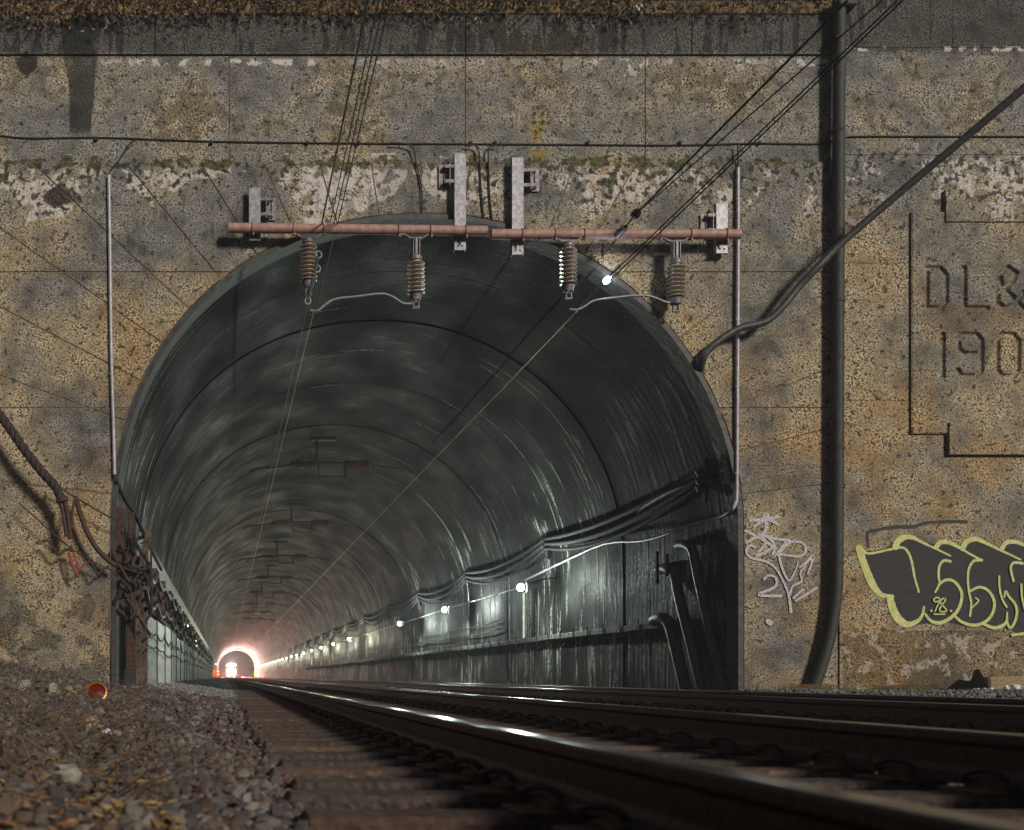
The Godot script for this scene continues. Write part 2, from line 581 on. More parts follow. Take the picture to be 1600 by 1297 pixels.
func build_wing() -> void:
	var o := thing("wing_wall", "concrete wing wall with raised date tablet right of the dark downpipe", "wall")
	var face: StandardMaterial3D = M.concrete
	var z := ZW + 0.03
	var back := MB.new()
	var bp := rect(1314, -60, 2300, 1125)
	back.quad(Vector3(bp[0].x, bp[0].y, z - 0.06), Vector3(bp[1].x, bp[1].y, z - 0.06), Vector3(bp[2].x, bp[2].y, z - 0.06), Vector3(bp[3].x, bp[3].y, z - 0.06), Vector3.BACK)
	part(o, "mortar_bed", back, M.joint)
	var ys := [-60.0, 76.0, 243.0, 412.0, 626.0, 1125.0]
	var xs := [[1310.0, 1487.0, 2300.0], [1310.0, 2300.0], [1310.0, 2300.0], [1310.0, 2300.0], [1310.0, 2300.0]]
	for r in 5:
		for i in xs[r].size() - 1:
			part(o, "wall_block", slab(rect(xs[r][i], ys[r], xs[r][i + 1], ys[r + 1]), z, 0.22 if i == 0 else 0.05, 0.0045), face)
	# tablet: cap, plate with cut letters, foot
	part(o, "tablet_cap", slab(rect(1472, 300, 1740, 350), z + 0.075, 0.08, 0.0), face)
	part(o, "tablet_foot", slab(rect(1477, 663, 1740, 712), z + 0.08, 0.09, 0.0), face)
	var strokes := []
	for s in [[[180, 400], [180, 575], [240, 575], [265, 545], [265, 430], [240, 400], [180, 400]], [[345, 400], [345, 575], [445, 575]], [[600, 572], [508, 470], [500, 425], [535, 395], [572, 420], [556, 460], [492, 505], [488, 548], [522, 575], [566, 560], [606, 505]],
			[[250, 690], [250, 875]], [[420, 775], [345, 775], [320, 750], [320, 715], [343, 690], [398, 690], [420, 715], [420, 850], [397, 872], [335, 872], [315, 845]], [[512, 690], [560, 690], [581, 715], [581, 847], [560, 872], [512, 872], [490, 847], [490, 715], [512, 690]]]:
		var line := PackedVector2Array()
		for p in s:
			var q := W(1380.0 + p[0] * 0.3547, 280.0 + p[1] * 0.3547)
			line.push_back(Vector2(q.x, q.y))
		strokes.append(line)
	var tp := rect(1420, 334, 1740, 679)
	var lo := tp[0]
	var hi := tp[2]
	var step := 0.009
	var nx := int((hi.x - lo.x) / step)
	var ny := int((hi.y - lo.y) / step)
	var hs := PackedFloat32Array()
	hs.resize((nx + 1) * (ny + 1))
	for j in ny + 1:
		for i in nx + 1:
			var p := Vector2(lerpf(lo.x, hi.x, float(i) / nx), lerpf(lo.y, hi.y, float(j) / ny))
			var dmin := 9.0
			for s in (strokes if p.x < 13.2 and p.y > 4.8 and p.y < 7.3 else []):
				for k in s.size() - 1:
					dmin = minf(dmin, p.distance_to(Geometry2D.get_closest_point_to_segment(p, s[k], s[k + 1])))
			var edge := minf(minf(p.x - lo.x, hi.x - p.x), minf(p.y - lo.y, hi.y - p.y))
			hs[j * (nx + 1) + i] = 0.05 - 0.048 * (1.0 - smoothstep(0.014, 0.055, dmin)) - 0.012 * (1.0 - smoothstep(0.0, 0.02, edge))
	var m := MB.new()
	for j in ny:
		for i in nx:
			var pp := []
			var nn := []
			var uu := []
			for k in [[0, 0], [1, 0], [1, 1], [0, 1]]:
				var ii: int = i + k[0]
				var jj: int = j + k[1]
				var p := Vector2(lerpf(lo.x, hi.x, float(ii) / nx), lerpf(lo.y, hi.y, float(jj) / ny))
				pp.append(Vector3(p.x, p.y, z + hs[jj * (nx + 1) + ii]))
				var dx := hs[jj * (nx + 1) + mini(ii + 1, nx)] - hs[jj * (nx + 1) + maxi(ii - 1, 0)]
				var dy := hs[mini(jj + 1, ny) * (nx + 1) + ii] - hs[maxi(jj - 1, 0) * (nx + 1) + ii]
				nn.append(Vector3(-dx, -dy, 2.0 * step).normalized())
				uu.append(wall_uv(p))
			m.tri(pp[0], pp[1], pp[2], nn[0], nn[1], nn[2], uu[0], uu[1], uu[2])
			m.tri(pp[0], pp[2], pp[3], nn[0], nn[2], nn[3], uu[0], uu[2], uu[3])
	part(o, "date_tablet", m, face).set_meta("label", "raised tablet with cut letters DL& over 190")
	var rim := MB.new()
	rim.quad(Vector3(lo.x, lo.y, z + 0.038), Vector3(lo.x, hi.y, z + 0.038), Vector3(lo.x, hi.y, z - 0.02), Vector3(lo.x, lo.y, z - 0.02), Vector3.LEFT)
	rim.quad(Vector3(lo.x, lo.y, z + 0.038), Vector3(hi.x, lo.y, z + 0.038), Vector3(hi.x, lo.y, z - 0.02), Vector3(lo.x, lo.y, z - 0.02), Vector3.DOWN)
	part(o, "tablet_edge", rim, M.joint)

# ------------------------------------------------------------------ tunnel lining
func lining_material() -> StandardMaterial3D:
	var w := 1024      # round the arch
	var h := 1024      # along the tunnel, 36 m
	var st1 := stretched(noise(31, 0.06, FastNoiseLite.TYPE_SIMPLEX_SMOOTH, 4), 130, h, w, h)
	var st2 := stretched(noise(32, 0.19, FastNoiseLite.TYPE_SIMPLEX_SMOOTH, 3), 90, h, w, h)
	var blot := field(noise(33, 0.012, FastNoiseLite.TYPE_SIMPLEX_SMOOTH, 5), w, h)
	var grit := field(noise(34, 0.3, FastNoiseLite.TYPE_SIMPLEX_SMOOTH, 2), w, h)
	var rgb := PackedByteArray()
	rgb.resize(w * h * 3)
	var hgt := PackedByteArray()
	hgt.resize(w * h)
	var rgh := PackedByteArray()
	rgh.resize(w * h)
	var i := 0
	for y in h:
		for x in w:
			var u := float(x) / w
			var a := st1[i] / 255.0
			var b := st2[i] / 255.0
			var c := blot[i] / 255.0
			var g := grit[i] / 255.0
			var wall := 1.0 - seg(u, 0.27, 0.73, 0.05)
			var lime := smoothstep(0.62, 0.74, a * 0.50 + b * 0.3 + c * 0.32 + wall * 0.07 - 0.08)
			lime *= smoothstep(0.30, 0.55, g + (b - 0.5) * 0.6)
			lime *= 0.35 + 0.65 * wall
			var act := clampf(wall * 0.75 + smoothstep(0.52, 0.72, c) * 0.45, 0.05, 1.0)
			var s := 0.78 + (c - 0.5) * 0.7 + (b - 0.5) * 0.5 * act + (g - 0.5) * 0.3
			var r := lerpf(37.0 * s, 166.0, lime)
			var gg := lerpf(40.0 * s, 168.0, lime)
			var bb := lerpf(39.0 * s, 162.0, lime)
			rgb[i * 3] = int(clampf(r, 0.0, 255.0))
			rgb[i * 3 + 1] = int(clampf(gg, 0.0, 255.0))
			rgb[i * 3 + 2] = int(clampf(bb, 0.0, 255.0))
			hgt[i] = int(clampf((0.4 + (b - 0.5) * 0.8 * act + (a - 0.5) * 0.4 * act + (c - 0.5) * 0.5 + (g - 0.5) * 0.2 + lime * 0.25) * 255.0, 0.0, 255.0))
			rgh[i] = int(clampf((0.46 + (1.0 - c) * 0.40 + (g - 0.5) * 0.3 + lime * 0.2) * 255.0, 60.0, 255.0))
			i += 1
	var m := StandardMaterial3D.new()
	m.albedo_texture = tex(Image.create_from_data(w, h, false, Image.FORMAT_RGB8, rgb))
	m.heightmap_enabled = true
	m.heightmap_scale = 1.3
	m.heightmap_texture = tex(Image.create_from_data(w, h, false, Image.FORMAT_L8, hgt))
	m.metallic_specular = 0.18
	m.roughness = 1.0
	m.roughness_texture = tex(Image.create_from_data(w, h, false, Image.FORMAT_L8, rgh))
	return m

func ring(m: MB, z0: float, g0: float, z1: float, g1: float, n := 64) -> void:
	for i in n:
		var t0 := float(i) / n
		var t1 := float(i + 1) / n
		var p := []
		var nn := []
		var uu := []
		for k in [[t0, g0, z0], [t1, g0, z0], [t1, g1, z1], [t0, g1, z1]]:
			var q := arch(k[0], k[1])
			p.append(Vector3(q.x, q.y, k[2]))
			var qa := arch(maxf(k[0] - 0.004, 0.0), k[1])
			var qb := arch(minf(k[0] + 0.004, 1.0), k[1])
			var tg := (qb - qa).normalized()
			nn.append(Vector3(tg.y, -tg.x, 0.0))
			uu.append(Vector2(k[0], k[2] / 36.0))
		if absf(z1 - z0) < 0.001:
			var f := Vector3(0, 0, 1.0 if g1 < g0 else 1.0)
			m.tri(p[0], p[1], p[2], f, f, f, uu[0], uu[1], uu[2])
			m.tri(p[0], p[2], p[3], f, f, f, uu[0], uu[2], uu[3])
		else:
			m.tri(p[0], p[1], p[2], nn[0], nn[1], nn[2], uu[0], uu[1], uu[2])
			m.tri(p[0], p[2], p[3], nn[0], nn[2], nn[3], uu[0], uu[2], uu[3])

func streak(z: float, t0: float, t1: float, w: float, sr: RandomNumberGenerator) -> MB:
	var m := MB.new()
	var n := 26
	var a := []
	var b := []
	var drift := 0.0
	for i in n + 1:
		var f := float(i) / n
		var q := arch(lerpf(t0, t1, f), -0.058)
		drift += sr.randf_range(-0.012, 0.012)
		var hw := w * 0.5 * pow(sin(PI * clampf(f, 0.02, 0.98)), 0.4) * (0.12 if sr.randf() < 0.2 else 1.0)
		a.append(Vector3(q.x, q.y, z + drift + hw * sr.randf_range(0.25, 1.0)))
		b.append(Vector3(q.x, q.y, z + drift - hw * sr.randf_range(0.25, 1.0)))
	for i in n:
		var mid: Vector3 = (a[i] + b[i + 1]) * 0.5
		m.quad(a[i], a[i + 1], b[i + 1], b[i], Vector3(CX - mid.x, YS - mid.y, 0))
	return m

func build_lining() -> void:
	var o := thing("tunnel_lining", "dark damp streaked tunnel lining of concrete rings receding into the distance", "tunnel")
	var lip := MB.new()
	ring(lip, ZW + 0.03, -0.02, ZW + 0.03, -0.10)
	ring(lip, ZW + 0.03, -0.10, ZW - 0.42, -0.10)
	ring(lip, ZW - 0.42, -0.10, ZW - 0.42, -0.03)
	ring(lip, ZW + 0.03, -0.02, ZW - 0.1, -0.02)
	part(o, "edge_ring", lip, M.lining_plain)
	var z := ZW - 0.42
	var k := 0
	while k < 42:
		var len := rng.randf_range(1.9, 3.0)
		var g := -0.04 + rng.randf_range(-0.012, 0.012)
		var m := MB.new()
		ring(m, z, 0.02, z, g)
		ring(m, z, g, z - len + 0.035, g)
		ring(m, z - len + 0.035, g, z - len + 0.035, 0.02)
		ring(m, z - len + 0.035, 0.02, z - len, 0.02)
		part(o, "lining_ring", m, M.lining)
		z -= len
		k += 1
	# mineral crusts that ran down the lining
	var sr := RandomNumberGenerator.new()
	sr.seed = 77
	for q in [[18.75, 0.235, 0.34, 0.035], [18.9, 0.15, 0.33, 0.05], [19.6, 0.14, 0.30, 0.03], [20.6, 0.17, 0.42, 0.02], [22.3, 0.13, 0.25, 0.16], [23.2, 0.12, 0.26, 0.03], [24.4, 0.14, 0.30, 0.03], [25.1, 0.12, 0.22, 0.05], [27.0, 0.13, 0.33, 0.04], [29.5, 0.12, 0.26, 0.05], [32.4, 0.70, 0.95, 0.16], [33.1, 0.72, 0.90, 0.06], [37.8, 0.66, 0.97, 0.22], [38.6, 0.74, 0.93, 0.07], [47.0, 0.72, 0.95, 0.10], [58.0, 0.62, 0.99, 0.28], [59.2, 0.70, 0.99, 0.12], [27.2, 0.64, 0.86, 0.07], [24.0, 0.60, 0.80, 0.05]]:
		part(o, "mineral_streak", streak(-q[0], q[1], q[2], q[3], sr), M.lime)
	for k2 in 46:
		var t0 := sr.randf_range(0.82, 0.93)
		part(o, "mineral_streak", streak(-sr.randf_range(20.8, 31.0), t0, t0 + sr.randf_range(0.02, 0.08), sr.randf_range(0.03, 0.14), sr), M.lime)
	for k2 in 26:
		var t0 := sr.randf_range(0.30, 0.62)
		part(o, "mineral_streak", streak(-sr.randf_range(21.0, 48.0), t0, t0 + sr.randf_range(0.015, 0.05), sr.randf_range(0.02, 0.06), sr), M.lime)
	var far := MB.new()
	while z > -620.0:
		ring(far, z, -0.03, z - 9.6, -0.03, 40)
		ring(far, z - 9.6, -0.03, z - 9.6, 0.03, 40)
		z -= 9.6
	part(o, "far_lining", far, M.lining)
	var e := MB.new()
	ring(e, -296.0, 0.0, -296.0, -0.22, 48)
	ring(e, -296.0, -0.22, -296.5, -0.22, 48)
	part(o, "far_arch_rib", e, M.timber_grey)
	var end := MB.new()
	end.quad(Vector3(-4, -2, z), Vector3(10, -2, z), Vector3(10, 9, z), Vector3(-4, 9, z), Vector3.BACK)
	part(o, "far_end", end, M.lining_plain)

# ------------------------------------------------------------------ ground
var gn := FastNoiseLite.new()
func ground_y(x: float, z: float) -> float:
	var y := -0.235
	if x < 0.25:
		var d := 0.25 - x
		y += 0.105 * d + 0.018 * d * d
	if x > 0.22 and x < 6.5:
		y -= 0.055 * smoothstep(0.22, 0.34, x) * (1.0 - smoothstep(6.38, 6.5, x))
	if x > 6.9:
		y += minf((x - 6.9) * 0.12, 0.17)
	y += gn.get_noise_2d(x, z) * 0.035 * clampf(absf(x - 1.7) - 0.9, 0.15, 1.5)
	return y

func build_ground() -> void:
	var m := MB.new()
	var xs := []
	var x := -16.0
	while x < 26.0:
		xs.append(x)
		x += 0.09 if x > -1.6 and x < 0.4 else (0.22 if x > -5.0 and x < 11.0 else 1.5)
	var zs := []
	var z := 6.0
	while z > -640.0:
		zs.append(z)
		z -= 0.12 if z < -1.0 and z > -6.0 else (0.3 if z > -24.0 else (4.0 if z > -80.0 else 60.0))
	var grid := []
	for zz in zs:
		var row := PackedVector3Array()
		for xx in xs:
			row.push_back(Vector3(xx, ground_y(xx, zz), zz))
		grid.append(row)
	for j in zs.size() - 1:
		for i in xs.size() - 1:
			var a: Vector3 = grid[j][i]
			var b: Vector3 = grid[j][i + 1]
			var c: Vector3 = grid[j + 1][i + 1]
			var d: Vector3 = grid[j + 1][i]
			m.quad(a, b, c, d, Vector3.UP)
	var o := part(self, "ground", m, M.soil)
	o.set_meta("kind", "structure")

func stone_mesh(seed_: int) -> ArrayMesh:
	var r := RandomNumberGenerator.new()
	r.seed = seed_
	var t := (1.0 + sqrt(5.0)) / 2.0
	var vs := []
	for p in [[-1, t, 0], [1, t, 0], [-1, -t, 0], [1, -t, 0], [0, -1, t], [0, 1, t], [0, -1, -t], [0, 1, -t], [t, 0, -1], [t, 0, 1], [-t, 0, -1], [-t, 0, 1]]:
		vs.append(Vector3(p[0], p[1], p[2]).normalized() * r.randf_range(0.58, 1.25) * Vector3(1.0, 0.7, 0.85))
	var m := MB.new()
	for f in [[0, 11, 5], [0, 5, 1], [0, 1, 7], [0, 7, 10], [0, 10, 11], [1, 5, 9], [5, 11, 4], [11, 10, 2], [10, 7, 6], [7, 1, 8], [3, 9, 4], [3, 4, 2], [3, 2, 6], [3, 6, 8], [3, 8, 9], [4, 9, 5], [2, 4, 11], [6, 2, 10], [8, 6, 7], [9, 8, 1]]:
		m.flat(vs[f[0]], vs[f[1]], vs[f[2]], vs[f[0]] + vs[f[1]] + vs[f[2]])
	return m.mesh()

func scatter(called: String, mesh: Mesh, material: Material, list: Array, cols: Array, label: String, category: String) -> void:
	var mm := MultiMesh.new()
	mm.transform_format = MultiMesh.TRANSFORM_3D
	mm.use_colors = true
	mm.mesh = mesh
	mm.instance_count = list.size()
	for i in list.size():
		mm.set_instance_transform(i, list[i])
		mm.set_instance_color(i, cols[i])
	var o := MultiMeshInstance3D.new()
	o.name = numbered(called)
	o.multimesh = mm
	o.material_override = material
	add_child(o)
	o.set_meta("kind", "stuff")
	o.set_meta("label", label)
	o.set_meta("category", category)

func spin() -> Basis:
	return Basis.from_euler(Vector3(rng.randf() * TAU, rng.randf() * TAU, rng.randf() * TAU))

func build_stones() -> void:
	var list := []
	var cols := []
	var tones := [Color(0.10, 0.085, 0.075), Color(0.065, 0.06, 0.06), Color(0.13, 0.115, 0.10), Color(0.085, 0.05, 0.035), Color(0.045, 0.04, 0.042), Color(0.17, 0.155, 0.14), Color(0.11, 0.07, 0.045)]
	for i in 42000:
		var d := exp(rng.randf_range(log(1.5), log(19.0)))
		var x := rng.randf_range(-0.23 * d - 0.3, 0.32)
		if rng.randf() < 0.22:
			x = rng.randf_range(0.3, 3.1)
		var s := rng.randf_range(0.006, 0.020) * (1.0 if rng.randf() < 0.88 else 1.9)
		if d > 7.0:
			s *= 1.35
		var y := ground_y(x, -d) + s * rng.randf_range(0.0, 0.5)
		if x > 0.22 and x < 3.2:
			var ph := fposmod(d - 0.08, 0.46)
			if ph < 0.25:
				continue
		list.append(Transform3D(spin().scaled(Vector3.ONE * s), Vector3(x, y, -d)))
		cols.append(tones[rng.randi() % tones.size()] * rng.randf_range(0.5, 1.0))
	scatter("trackside_gravel", stone_mesh(3), M.stone, list, cols, "dark brown and grey crushed gravel beside the near rail", "gravel")
	list = []
	cols = []
	for i in 15000:
		var d := rng.randf_range(9.0, 17.8)
		var x := rng.randf_range(6.7, 14.2)
		if rng.randf() < 0.3:
			x = rng.randf_range(3.1, 4.5)
			d = rng.randf_range(4.0, 40.0)
		var s := rng.randf_range(0.022, 0.045)
		list.append(Transform3D(spin().scaled(Vector3.ONE * s), Vector3(x, ground_y(x, -d) + s * 0.3, -d)))
		var k := rng.randf_range(0.05, 0.15)
		cols.append(Color(k, k * 1.02, k * 1.04))
	scatter("track_ballast", stone_mesh(9), M.stone, list, cols, "grey stone ballast along the foot of the wing wall", "ballast")
	list = []
	cols = []
	for i in 4000:
		var d := rng.randf_range(18.5, 60.0)
		var x := rng.randf_range(-1.4, 0.3)
		var s := rng.randf_range(0.03, 0.05)
		list.append(Transform3D(spin().scaled(Vector3.ONE * s), Vector3(x, ground_y(x, -d) + s * 0.3, -d)))
		var k := rng.randf_range(0.08, 0.2)
		cols.append(Color(k, k, k))
	scatter("tunnel_ballast", stone_mesh(14), M.stone, list, cols, "pale lit ballast inside the tunnel beside the panelled fence", "ballast")

func leaf_mesh() -> ArrayMesh:
	var m := MB.new()
	var p := [Vector3(0, 0, -1), Vector3(0.42, 0.16, -0.25), Vector3(0.3, 0.2, 0.30), Vector3(0, 0.05, 1), Vector3(-0.3, 0.22, 0.30), Vector3(-0.42, 0.14, -0.25), Vector3(0, -0.02, 0)]
	for i in 6:
		m.flat(p[6], p[i], p[(i + 1) % 6], Vector3.UP)
	return m.mesh()

func build_litter() -> void:
	var lm := leaf_mesh()
	var list := []
	var cols := []
	var tones := [Color(0.20, 0.10, 0.035), Color(0.13, 0.075, 0.03), Color(0.26, 0.16, 0.06), Color(0.09, 0.055, 0.03), Color(0.30, 0.21, 0.09), Color(0.17, 0.07, 0.025)]
	for i in 2600:
		var d := exp(rng.randf_range(log(2.2), log(17.7)))
		var x := rng.randf_range(-0.23 * d - 0.2, -0.08 * d + 0.1)
		var s := rng.randf_range(0.012, 0.032)
		list.append(Transform3D(Basis.from_euler(Vector3(rng.randf_range(-0.7, 0.7), rng.randf() * TAU, rng.randf_range(-0.7, 0.7))).scaled(Vector3.ONE * s), Vector3(x, ground_y(x, -d) + 0.02, -d)))
		cols.append(tones[rng.randi() % tones.size()] * 0.75)
	scatter("fallen_leaves", lm, M.leaf, list, cols, "dry brown leaf litter scattered over the left bank", "leaves")
	list = []
	cols = []
	for i in 11000:
		var px := rng.randf_range(-120.0, 1318.0)
		var bottom := 15.0 + 10.0 * sin(px * 0.021) * sin(px * 0.0077 + 1.0) + (9.0 if px < 330.0 else 0.0)
		if px > 1010.0 and rng.randf() < 0.55:
			continue
		var py := rng.randf_range(-60.0, bottom)
		if rng.randf() < 0.03:
			py = bottom + rng.randf_range(0.0, 22.0)
		var s := rng.randf_range(0.025, 0.056)
		var p := W(px, py, rng.randf_range(0.03, 0.26))
		list.append(Transform3D(spin().scaled(Vector3.ONE * s), p))
		var c: Color = tones[rng.randi() % tones.size()]
		if rng.randf() < 0.14 + (0.35 if px > 950.0 and px < 1080.0 else 0.0):
			c = Color(0.05, 0.075, 0.02)
		cols.append(c * rng.randf_range(0.35, 1.1))
	scatter("dead_ivy", lm, M.leaf, list, cols, "tangle of dead brown ivy leaves hanging over the parapet", "leaves")
	# bare vine stems over the parapet
	var st := MB.new()
	for i in 170:
		var px := rng.randf_range(-80.0, 1310.0) if i > 35 else rng.randf_range(-60.0, 330.0)
		var py := rng.randf_range(-40.0, 16.0)
		var pts := []
		var dir := rng.randf_range(-1.0, 1.0)
		for k in 5:
			pts.append(W(px, py, rng.randf_range(0.06, 0.17)))
			px += dir * rng.randf_range(6.0, 26.0)
			py += rng.randf_range(-4.0, 22.0 if i < 36 else 12.0)
		st.tube(smooth(pts, 4), rng.randf_range(0.006, 0.013), 5, 0.004)
	var so := part(self, "vine_stems", st, M.twig)
	so.set_meta("kind", "stuff")
	so.set_meta("label", "bare grey vine stems trailing down from the parapet")
	so.set_meta("category", "vines")
	# dry twigs and grass stalks on the bank
	var tw := MB.new()
	for i in 260:
		var d := exp(rng.randf_range(log(3.0), log(17.5)))
		var x := rng.randf_range(-0.22 * d, -0.06 * d)
		var a := rng.randf() * TAU
		var len := rng.randf_range(0.1, 0.55)
		var p := Vector3(x, ground_y(x, -d) + 0.02, -d)
		var q := p + Vector3(cos(a) * len, rng.randf_range(0.0, 0.16), sin(a) * len * 0.5)
		q.y = maxf(q.y, ground_y(q.x, q.z) + 0.015)
		tw.tube([p, p.lerp(q, 0.5) + Vector3(0, rng.randf_range(0.01, 0.06), 0), q], rng.randf_range(0.002, 0.005), 4, 0.0015)
	var to := part(self, "dry_twigs", tw, M.twig)
	to.set_meta("kind", "stuff")
	to.set_meta("label", "thin dry twigs and stalks lying on the left bank")
	to.set_meta("category", "twigs")
	# straw at the foot of the wing wall
	var gr := MB.new()
	for i in 700:
		var c: float = [1250.0, 1275.0, 1420.0, 1390.0][rng.randi() % 4] + rng.randfn(0.0, 22.0)
		var p := W(c, 1075.0, rng.randf_range(0.15, 0.8))
		p.y = ground_y(p.x, p.z) + 0.01
		var len := rng.randf_range(0.1, 0.32)
		var a := rng.randf() * PI
		gr.tube([p, p + Vector3(cos(a) * len * 0.6, len * 0.35, 0.02), p + Vector3(cos(a) * len, len * 0.28, 0.06)], 0.004, 3, 0.001, false)
	var go := part(self, "straw", gr, M.straw)
	go.set_meta("kind", "stuff")
	go.set_meta("label", "dry yellow straw lying at the foot of the right wall")
	go.set_meta("category", "straw")
	# embankment behind the parapet
	var e := MB.new()
	var a0 := W(-700, 22)
	var b0 := W(1316, 22)
	e.quad(Vector3(a0.x, a0.y, ZW - 0.01), Vector3(b0.x, b0.y, ZW - 0.01), Vector3(b0.x, b0.y + 2.4, ZW - 2.2), Vector3(a0.x, a0.y + 2.4, ZW - 2.2), Vector3(0, 1, 1))
	part(self, "embankment", e, M.soil_dark).set_meta("kind", "structure")

# ------------------------------------------------------------------ tracks
func build_track(xl: float, label: String, near_ties: int) -> void:
	var o := thing("railway_track", label, "railway track", "the two railway tracks")
	var xc := xl + 0.75
	for k in 2:
		var xr := xl + 1.5 * k
		var prof := [Vector2(-0.030, 0.0), Vector2(-0.036, -0.008), Vector2(-0.036, -0.030), Vector2(-0.030, -0.036), Vector2(-0.009, -0.048), Vector2(-0.008, -0.115), Vector2(-0.016, -0.138), Vector2(-0.068, -0.150), Vector2(-0.068, -0.166), Vector2(0.068, -0.166), Vector2(0.068, -0.150), Vector2(0.016, -0.138), Vector2(0.008, -0.115), Vector2(0.009, -0.048), Vector2(0.030, -0.036), Vector2(0.036, -0.030), Vector2(0.036, -0.008), Vector2(0.030, 0.0)]
		var m := MB.new()
		var zs := [4.0, -8.0, -20.0, -40.0, -80.0, -160.0, -320.0, -600.0]
		for j in zs.size() - 1:
			for i in prof.size() - 1:
				var a: Vector2 = prof[i]
				var b: Vector2 = prof[i + 1]
				var nn := Vector3(b.y - a.y, a.x - b.x, 0.0).normalized() * Vector3(-1, -1, 1)
				nn = -Vector3(-(b.y - a.y), b.x - a.x, 0).normalized()
				var mid := (a + b) * 0.5
				var out := Vector3(mid.x, 0, 0) if absf(b.x - a.x) < absf(b.y - a.y) else (Vector3.DOWN if (mid.y < -0.15 or (mid.y > -0.06 and mid.y < -0.02)) else Vector3.UP)
				m.quad(Vector3(xr + a.x, a.y, zs[j]), Vector3(xr + b.x, b.y, zs[j]), Vector3(xr + b.x, b.y, zs[j + 1]), Vector3(xr + a.x, a.y, zs[j + 1]), out)
		var r := part(o, "rail", m, M.rail)
		var h := MB.new()
		h.quad(Vector3(xr - 0.0300, 0.0, 4), Vector3(xr - 0.022, 0.0025, 4), Vector3(xr - 0.022, 0.0025, -600), Vector3(xr - 0.0300, 0.0, -600), Vector3(-0.3, 1, 0))
		h.quad(Vector3(xr - 0.022, 0.0025, 4), Vector3(xr + 0.022, 0.0025, 4), Vector3(xr + 0.022, 0.0025, -600), Vector3(xr - 0.022, 0.0025, -600), Vector3.UP)
		h.quad(Vector3(xr + 0.0300, 0.0, 4), Vector3(xr + 0.022, 0.0025, 4), Vector3(xr + 0.022, 0.0025, -600), Vector3(xr + 0.0300, 0.0, -600), Vector3(0.3, 1, 0))
		part(r, "running_surface", h, M.polished)
	var tm := MB.new()
	tm.box(Vector3(0, -0.265, 0), Vector3(2.98, 0.17, 0.205), Basis.IDENTITY, 0.018)
	var tie_mesh := tm.mesh()
	var pm := MB.new()
	pm.box(Vector3(0, -0.174, 0), Vector3(0.36, 0.016, 0.19), Basis.IDENTITY, 0.004)
	pm.box(Vector3(0.088, -0.160, 0), Vector3(0.03, 0.03, 0.17), Basis.IDENTITY, 0.005)
	pm.box(Vector3(-0.088, -0.160, 0), Vector3(0.03, 0.03, 0.17), Basis.IDENTITY, 0.005)
	var plate_mesh := pm.mesh()
	var cm := MB.new()
	cm.tube(smooth([Vector3(0.055, -0.139, -0.05), Vector3(0.075, -0.115, -0.045), Vector3(0.115, -0.108, -0.02), Vector3(0.135, -0.125, 0.03), Vector3(0.11, -0.142, 0.06), Vector3(0.075, -0.14, 0.05)], 3), 0.011, 6)
	var clip_mesh := cm.mesh()
	var mats := [M.tie, M.tie_dark, M.tie_red]
	for i in near_ties:
		var z := -(0.2 + 0.46 * i) + rng.randf_range(-0.025, 0.025)
		var dx := rng.randf_range(-0.035, 0.035)
		var t := part(o, "tie", tie_mesh, mats[rng.randi() % 3])
		t.position = Vector3(xc + dx, rng.randf_range(-0.006, 0.0), z)
		t.rotation.y = rng.randf_range(-0.012, 0.012)
		if i < 70:
			for s in 2:
				var p := part(t, "tie_plate", plate_mesh, M.plate)
				p.position = Vector3(-0.75 + 1.5 * s - dx, 0.0, 0)
				for q in 2:
					var c := part(t, "rail_clip", clip_mesh, M.clip)
					c.position = Vector3(-0.75 + 1.5 * s - dx, 0.0, 0.0)
					c.rotation.y = PI * q
	var far := MB.new()
	for i in range(near_ties, 650):
		far.box(Vector3(xc, -0.265, -(0.2 + 0.46 * i)), Vector3(2.98, 0.17, 0.225))
	var fo := part(o, "far_ties", far, M.tie)
	fo.set_meta("kind", "stuff")

# ------------------------------------------------------------------ fittings on the portal
func insulator(m: MB, at: Vector3, axis: Vector3, n: int, r: float, pitch: float) -> float:
	var prof := [Vector2(0.0, 0.0), Vector2(r * 0.52, 0.0), Vector2(r * 0.52, 0.02)]
	var y := 0.02
	for i in n:
		prof.append(Vector2(r * 0.5, y))
		prof.append(Vector2(r * 0.56, y + pitch * 0.35))
		prof.append(Vector2(r * 0.97, y + pitch * 0.55))
		prof.append(Vector2(r, y + pitch * 0.68))
		prof.append(Vector2(r * 0.9, y + pitch * 0.76))
		prof.append(Vector2(r * 0.52, y + pitch * 0.84))
		y += pitch
	prof.append(Vector2(r * 0.5, y + 0.02))
	prof.append(Vector2(0.0, y + 0.02))
	m.lathe(at, axis, prof, 16)
	return y + 0.02

